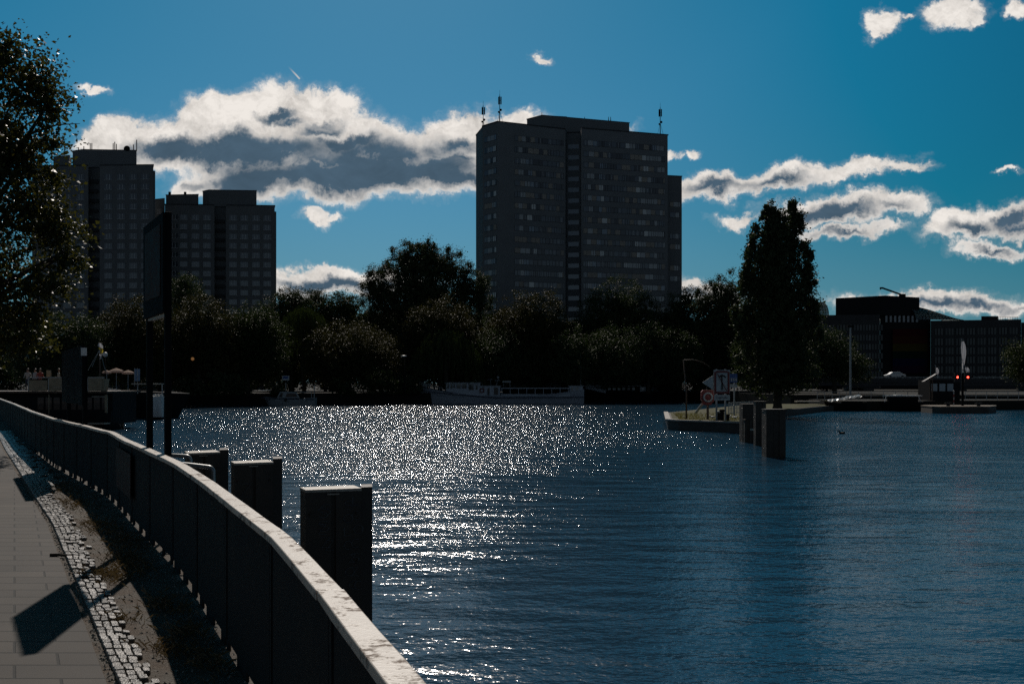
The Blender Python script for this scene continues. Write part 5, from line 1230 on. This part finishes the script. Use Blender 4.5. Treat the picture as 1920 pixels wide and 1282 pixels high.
# ------------------------------------------------------------------ left: restaurant barge, people, old ship
db = 76.; kb = db / F
rb = thing('restaurant_barge', (X(110, db), db, WATER), 'two-deck restaurant barge with beige canvas railings moored behind the parapet', 'boat')
b = MB(); b.prism([(X(-120, db), db), (X(196, db), db), (X(206, db), db + 2), (X(206, db + 4), db + 7), (X(-120, db + 4), db + 8)], WATER - .6, Z(797, db)); b.build('hull', m_dark, rb)
b = MB(); b.box(((X(156, db) + X(197, db)) / 2, db + .4, Z(794, db)), (X(197, db) - X(156, db), 1.2, .10)); b.box(((X(85, db) + X(108, db)) / 2, db + .4, Z(788, db)), (X(108, db) - X(85, db), 1.0, .10)); b.build('lit_deck_edge', m_littop, rb)  # pale strips paint the sunlit deck edges
b = MB(); b.prism([(X(-110, db), db + 1.6), (X(195, db), db + 1.6), (X(195, db), db + 6.5), (X(-110, db), db + 6.5)], Z(797, db) + .01, Z(737, db)); b.build('lower_cabin', m_offd, rb)
for k in range(9):
    px = 58 + k * 15.4; bb = MB(); bb.box((X(px, db), db + 1.57, Z(757, db)), (.48, .05, .95)); bb.build('window', m_glass, rb)
b = MB(); b.box((X(180, db), db + 1.5, Z(784, db)), (X(195, db) - X(166, db), .3, .95)); b.build('side_box', m_offd, rb)
b = MB(); b.box((X(190, db), db + .9, Z(757, db)), (.18, .1, 1.4)); b.box((X(94, db), db + .9, Z(722, db)), (.14, .14, 1.3)); b.box((X(86, db), db + .5, Z(758, db)), (.06, .06, 1.5)); b.build('curtain', m_beige, rb)
b = MB(); b.box(((X(-110, db) + X(195, db)) / 2, db + 4, Z(737, db) + .08), (X(195, db) - X(-110, db), 7.0, .14)); b.build('upper_deck', m_wood, rb)
for (px0, px1) in ((45, 82), (83, 113), (115, 156), (157, 190)):
    bb = MB(); x0, x1 = X(px0, db), X(px1, db); n = 8
    bb.box(((x0 + x1) / 2, db + .6, Z(715.5 if px0 > 80 else 722, db)), (x1 - x0 - .05, .05, .75)); bb.box(((x0 + x1) / 2, db + .62, Z(727, db)), (x1 - x0 - .05, .04, .5)); bb.build('canvas', m_beige, rb)
    bb = MB(); bb.bar((x0, db + .6, Z(707.5, db)), (x1, db + .6, Z(707.5, db)), .07); bb.bar((x0 + .05, db + .6, Z(737, db)), (x0 + .05, db + .6, Z(707, db)), .07); bb.build('handrail', m_steel, rb)
b = MB(); a, c, e = P(190.5, 710, db + .5), P(183.5, 724, db + .5), P(190, 734, db + .5); b.mesh([a, c, e, a + Vector((.25, .9, 0)), e + Vector((.1, .9, 0))], [(0, 1, 2), (0, 3, 1), (1, 3, 4), (1, 4, 2), (0, 2, 4, 3)]); b.build('canvas_flap', m_beige, rb)
b = MB(); b.box((X(91.5, db + 2), db + 2, Z(700, db)), (.26, .26, .55)); b.build('deck_lantern', m_beige, rb)
b = MB(); b.bar((X(170, db), db + .2, Z(743.5, db)), (X(194, db), db + .2, Z(743.5, db)), .12, .05); b.bar((X(97, db), db + .2, Z(726, db)), (X(120, db), db + .2, Z(726, db)), .08, .05); b.build('awning_edge', m_littop, rb)
# people on the upper deck
m_skin = pm('skin', (.35, .21, .15), .5); m_hair = pm('brown_hair', (.03, .02, .014), .5)
def person(loc, label, shirt, trousers, pose='stand', rz=0.):
    t = thing('person', loc, label, 'person', 'guests on the barge deck'); t.rotation_euler = (0, 0, rz)
    me = bpy.data.meshes.new('body'); bm = bmesh.new(); sk = {}
    def chain(pts, par=None):
        prev = par
        for (x, y, z, r) in pts:
            v = bm.verts.new((x, y, z)); sk[v] = r
            if prev is not None: bm.edges.new((prev, v))
            prev = v
        return prev
    hz = .95
    pel = bm.verts.new((0, 0, hz)); sk[pel] = .135
    ch = chain([(0, .0, hz + .2, .125), (0, .0, hz + .40, .15)], pel); nk = chain([(0, 0, hz + .53, .06), (0, -.02, hz + .60, .075), (0, -.03, hz + .69, .095), (0, -.02, hz + .77, .06)], ch)
    for s in (-1, 1):
        arm = [(s * .19, 0, hz + .44, .065), (s * .25, .02, hz + .18, .048), (s * .24, -.12 if pose == 'stand' else -.2, hz + (-.06 if pose == 'stand' else .12), .036), (s * .23, -.16 if pose == 'stand' else -.28, hz + (-.13 if pose == 'stand' else .14), .03)]
        w_ = chain(arm, ch)
        lx = s * .10
        chain([(lx, 0, hz - .08, .095), (lx * 1.1, -.02, .5, .062), (lx * 1.1, .03, .09, .042), (lx * 1.2, -.12, .04, .036)], pel)
        wx, wy, wz, _ = arm[-1]
        for fi in range(4): chain([(wx + (fi - 1.5) * .018, wy - .05, wz - .03, .010), (wx + (fi - 1.5) * .02, wy - .075 - .008 * (fi in (1, 2)), wz - .07, .008)], w_)
        chain([(wx - s * .035, wy - .03, wz - .02, .010), (wx - s * .045, wy - .055, wz - .045, .008)], w_)
    bm.to_mesh(me)
    order = list(bm.verts); rads = [sk[v] for v in order]; bm.free()
    o = bpy.data.objects.new('body', me); S.collection.objects.link(o); o.parent = t
    md = o.modifiers.new('skin', 'SKIN')
    lay = me.skin_vertices[0] if len(me.skin_vertices) else None
    if lay is None:
        bpy.context.view_layer.objects.active = o; lay = me.skin_vertices[0]
    for i, r in enumerate(rads): lay.data[i].radius = (r, r * .82); 
    lay.data[0].use_root = True
    sd_ = o.modifiers.new('sub', 'SUBSURF'); sd_.levels = 1; sd_.render_levels = 1
    M = bpy.data.materials.get('clothed_%s_%s' % (shirt, trousers))
    if M is None:
        M = bpy.data.materials.new('clothed_%s_%s' % (shirt, trousers)); M.use_nodes = True; M.node_tree.nodes.clear(); nt_ = NT(M.node_tree)
        z = nt_.sep(nt_.n('ShaderNodeTexCoord').outputs['Object'])[2]; c_ = nt_.ramp(nt_.m('DIVIDE', z, 2.), [(0, (.02, .018, .016)), (.045, trousers), (.475, shirt), (.735, (.35, .21, .15))], 'CONSTANT')
        p = nt_.n('ShaderNodeBsdfPrincipled'); nt_.put(p.inputs['Base Color'], c_); p.inputs['Roughness'].default_value = .75; nt_.put(nt_.n('ShaderNodeOutputMaterial').inputs[0], p.outputs[0])
    me.materials.append(M)
    b = MB(); b.ball((loc[0], loc[1] + .0, loc[2] + hz + .745), (.098, .11, .085), 12, 8); b.build('hair', m_hair, t, smooth=True)
    return t
zd = Z(737, db) + .15
for i, (px, dd, sh_, tr_, ps, rz, lb) in enumerate(((52, 2.4, (.45, .44, .42), (.03, .04, .07), 'lean', .3, 'person in a pale top at the left end of the barge upper deck'), (66, 3.2, (.30, .32, .36), (.05, .045, .04), 'stand', -.4, 'person in grey-blue standing behind the beige canvas of the barge'),
        (75, 2.2, (.30, .06, .05), (.03, .03, .035), 'lean', .8, 'person in a red top leaning on the barge railing'), (110, 2.8, (.40, .38, .33), (.04, .04, .05), 'stand', 2.2, 'person in a cream top at the right end of the barge upper deck'))):
    person((X(px, db + dd), db + dd, zd), lb, sh_, tr_, ps, rz)
# old ship behind with parasols
do = 104.
os_ = thing('old_ship', (X(260, do), do, WATER), 'large dark wooden ship behind the restaurant barge, left of the sign posts', 'boat')
b = MB(); hull(b, X(345, do), X(150, do), do + 2, 6., WATER - .5, Z(738, do), Z(735, do), Z(724, do), rake=-1.5); b.build('hull', m_dark, os_)
b = MB(); b.bar(P(190, 727, do - 1.2), P(226, 732, do - 1.2), .10); b.bar(P(215, 760, do - 1.3), P(250, 763, do - 1.3), .10); b.build('rail_strake', m_offw, os_)
b = MB(); b.box(P(282, 719.5, do), (X(308, do) - X(256, do), 3., .12)); b.build('roof', m_littop, os_)
for px in (258, 282, 304): b = MB(); b.bar(P(px, 738, do - 1.2), P(px, 720, do - 1.2), .09); b.build('roof_post', m_offw, os_)
b = MB(); b.tube([P(188, 735, do + 2), P(186.5, 640, do + 2)], [.12, .06], 8); b.build('mast', m_wood, os_)
b = MB(); b.tube([P(187, 655, do + 2), P(196, 690, do + 1), P(203, 702, do + 1)], .03, 5); b.tube([P(187, 655, do + 2), P(172, 688, do + 1)], .03, 5); b.tube([P(187, 655, do + 2), P(165, 694, do + 3)], .03, 5); b.build('rigging', m_steel, os_)
fl = thing('mast_flag', tuple(P(187, 655, do + 1.9)), 'limp white and yellow flag at the top of the old ship mast', 'flag'); limp(187.2, 643, 653, .55, do + 1.9, m_flag, fl, 3)
o_ = limp(188.2, 651, 658, .45, do + 1.85, m_flagy, fl, 4); limp(187.5, 658, 666, .45, do + 1.9, m_flag, fl, 6)
wb = thing('white_dinghy', tuple(P(290, 744, do - 3)), 'small white boat gleaming between the two sign posts', 'boat')
b = MB(); x0, x1 = X(278, do - 4), X(305, do - 4); hull(b, x0, x1, do - 4, 1.0, WATER + .25, Z(741, do - 4), Z(743, do - 4), Z(742, do - 4), rake=.3, n=12); b.build('hull', m_white, wb)
for k in range(4): b = MB(); b.box((x0 + .4 + k * .3, do - 4, Z(740.5, do - 4)), (.2, .6, .2)); b.build('seat', m_white, wb)
b = MB(); b.bar((x0, do - 4.4, WATER + .0), (x1, do - 4.4, WATER + .0), .5, .5); b.build('fender', m_dark, wb)
def parasol(px, py, wpx, d, label, tilt=.0):
    r = wpx / 2 * d / F; x, z = X(px, d), Z(py, d); zb = max(-.1, z - 2.3); t = thing('parasol', (x, d, zb), label, 'parasol', 'parasols on the quay beyond the old ship')
    b = MB(); b.tube([(x, d, zb), (x, d, z + r * .3)], .03, 6); b.build('pole', m_offw, t)
    n = 8; v = [(x + r * math.cos(i * math.pi / 4 + .3), d + r * math.sin(i * math.pi / 4 + .3), z) for i in range(n)]; top = (x, d, z + r * .42)
    b = MB(); b.mesh(v + [top] + [(p[0], p[1], p[2] - .18) for p in v], [(i, (i + 1) % n, n) for i in range(n)] + [(i, n + 1 + i, n + 1 + (i + 1) % n, (i + 1) % n) for i in range(n)]); b.build('canopy', m_para, t); return t
parasol(200, 697, 16, 112, 'small pale pink parasol left, by the old ship mast'); parasol(218, 695, 26, 116, 'pale parasol in the middle of the three by the old ship'); parasol(240, 698, 22, 118, 'pale parasol nearest to the blue banners')
for i, px in enumerate((254.5, 260)):
    q = P(px, 703, 106); t = thing('beach_banner', (q.x, 106, Z(724, 106)), ('left one of two upright pale blue banners by the sign posts', 'right one of two upright pale blue banners by the sign posts')[i], 'banner')
    b = MB(); b.tube([(q.x - .14, 106, Z(724, 106)), (q.x - .14, 106, Z(690, 106))], .03, 6); b.build('pole', m_offw, t)
    b = MB(); b.box((q.x, 106, Z(703, 106)), (.26, .03, 1.3)); b.build('banner_cloth', flagmat('pale_blue_cloth', (.14, .20, .28), (.05, .08, .12)), t)
# far quay below the trees at the left
b = MB(); b.prism([(X(150, 128), 128), (X(300, 128), 128), (X(318, 155), 158), (X(120, 150), 158)], WATER - 1, -.12); tag(b.build('left_quay', m_soil, origin=(X(250, 130), 130, WATER)), 'dark concrete quay behind the old ship at the left', 'quay')
railing('guard_rail', [(X(160, 130), 130, -.12), (X(299, 130), 130, -.12)], 1.6, 'long dark railing on the quay behind the old ship', 2.2, m_dark)
b = MB(); b.prism([(-1.0, .2), (-.7, .0), (-.6, .05), (-.95, .25)], 0, 0.02)
q0, q1 = Vector((X(95, 9.5), 9.49, .012)), Vector((X(148, 9.5), 9.46, .012)); b = MB(); b.tube([q0, q0.lerp(q1, .3) + Vector((0, .01, .004)), q0.lerp(q1, .65) + Vector((0, -.012, .0)), q1], [.018, .014, .011, .005], 6)
tag(b.build('twig', m_bark, origin=tuple(q0)), 'thin dark strip lying across the slab edge and cobbles', 'twig')  # thin tapered tube added along a dark line on the paving
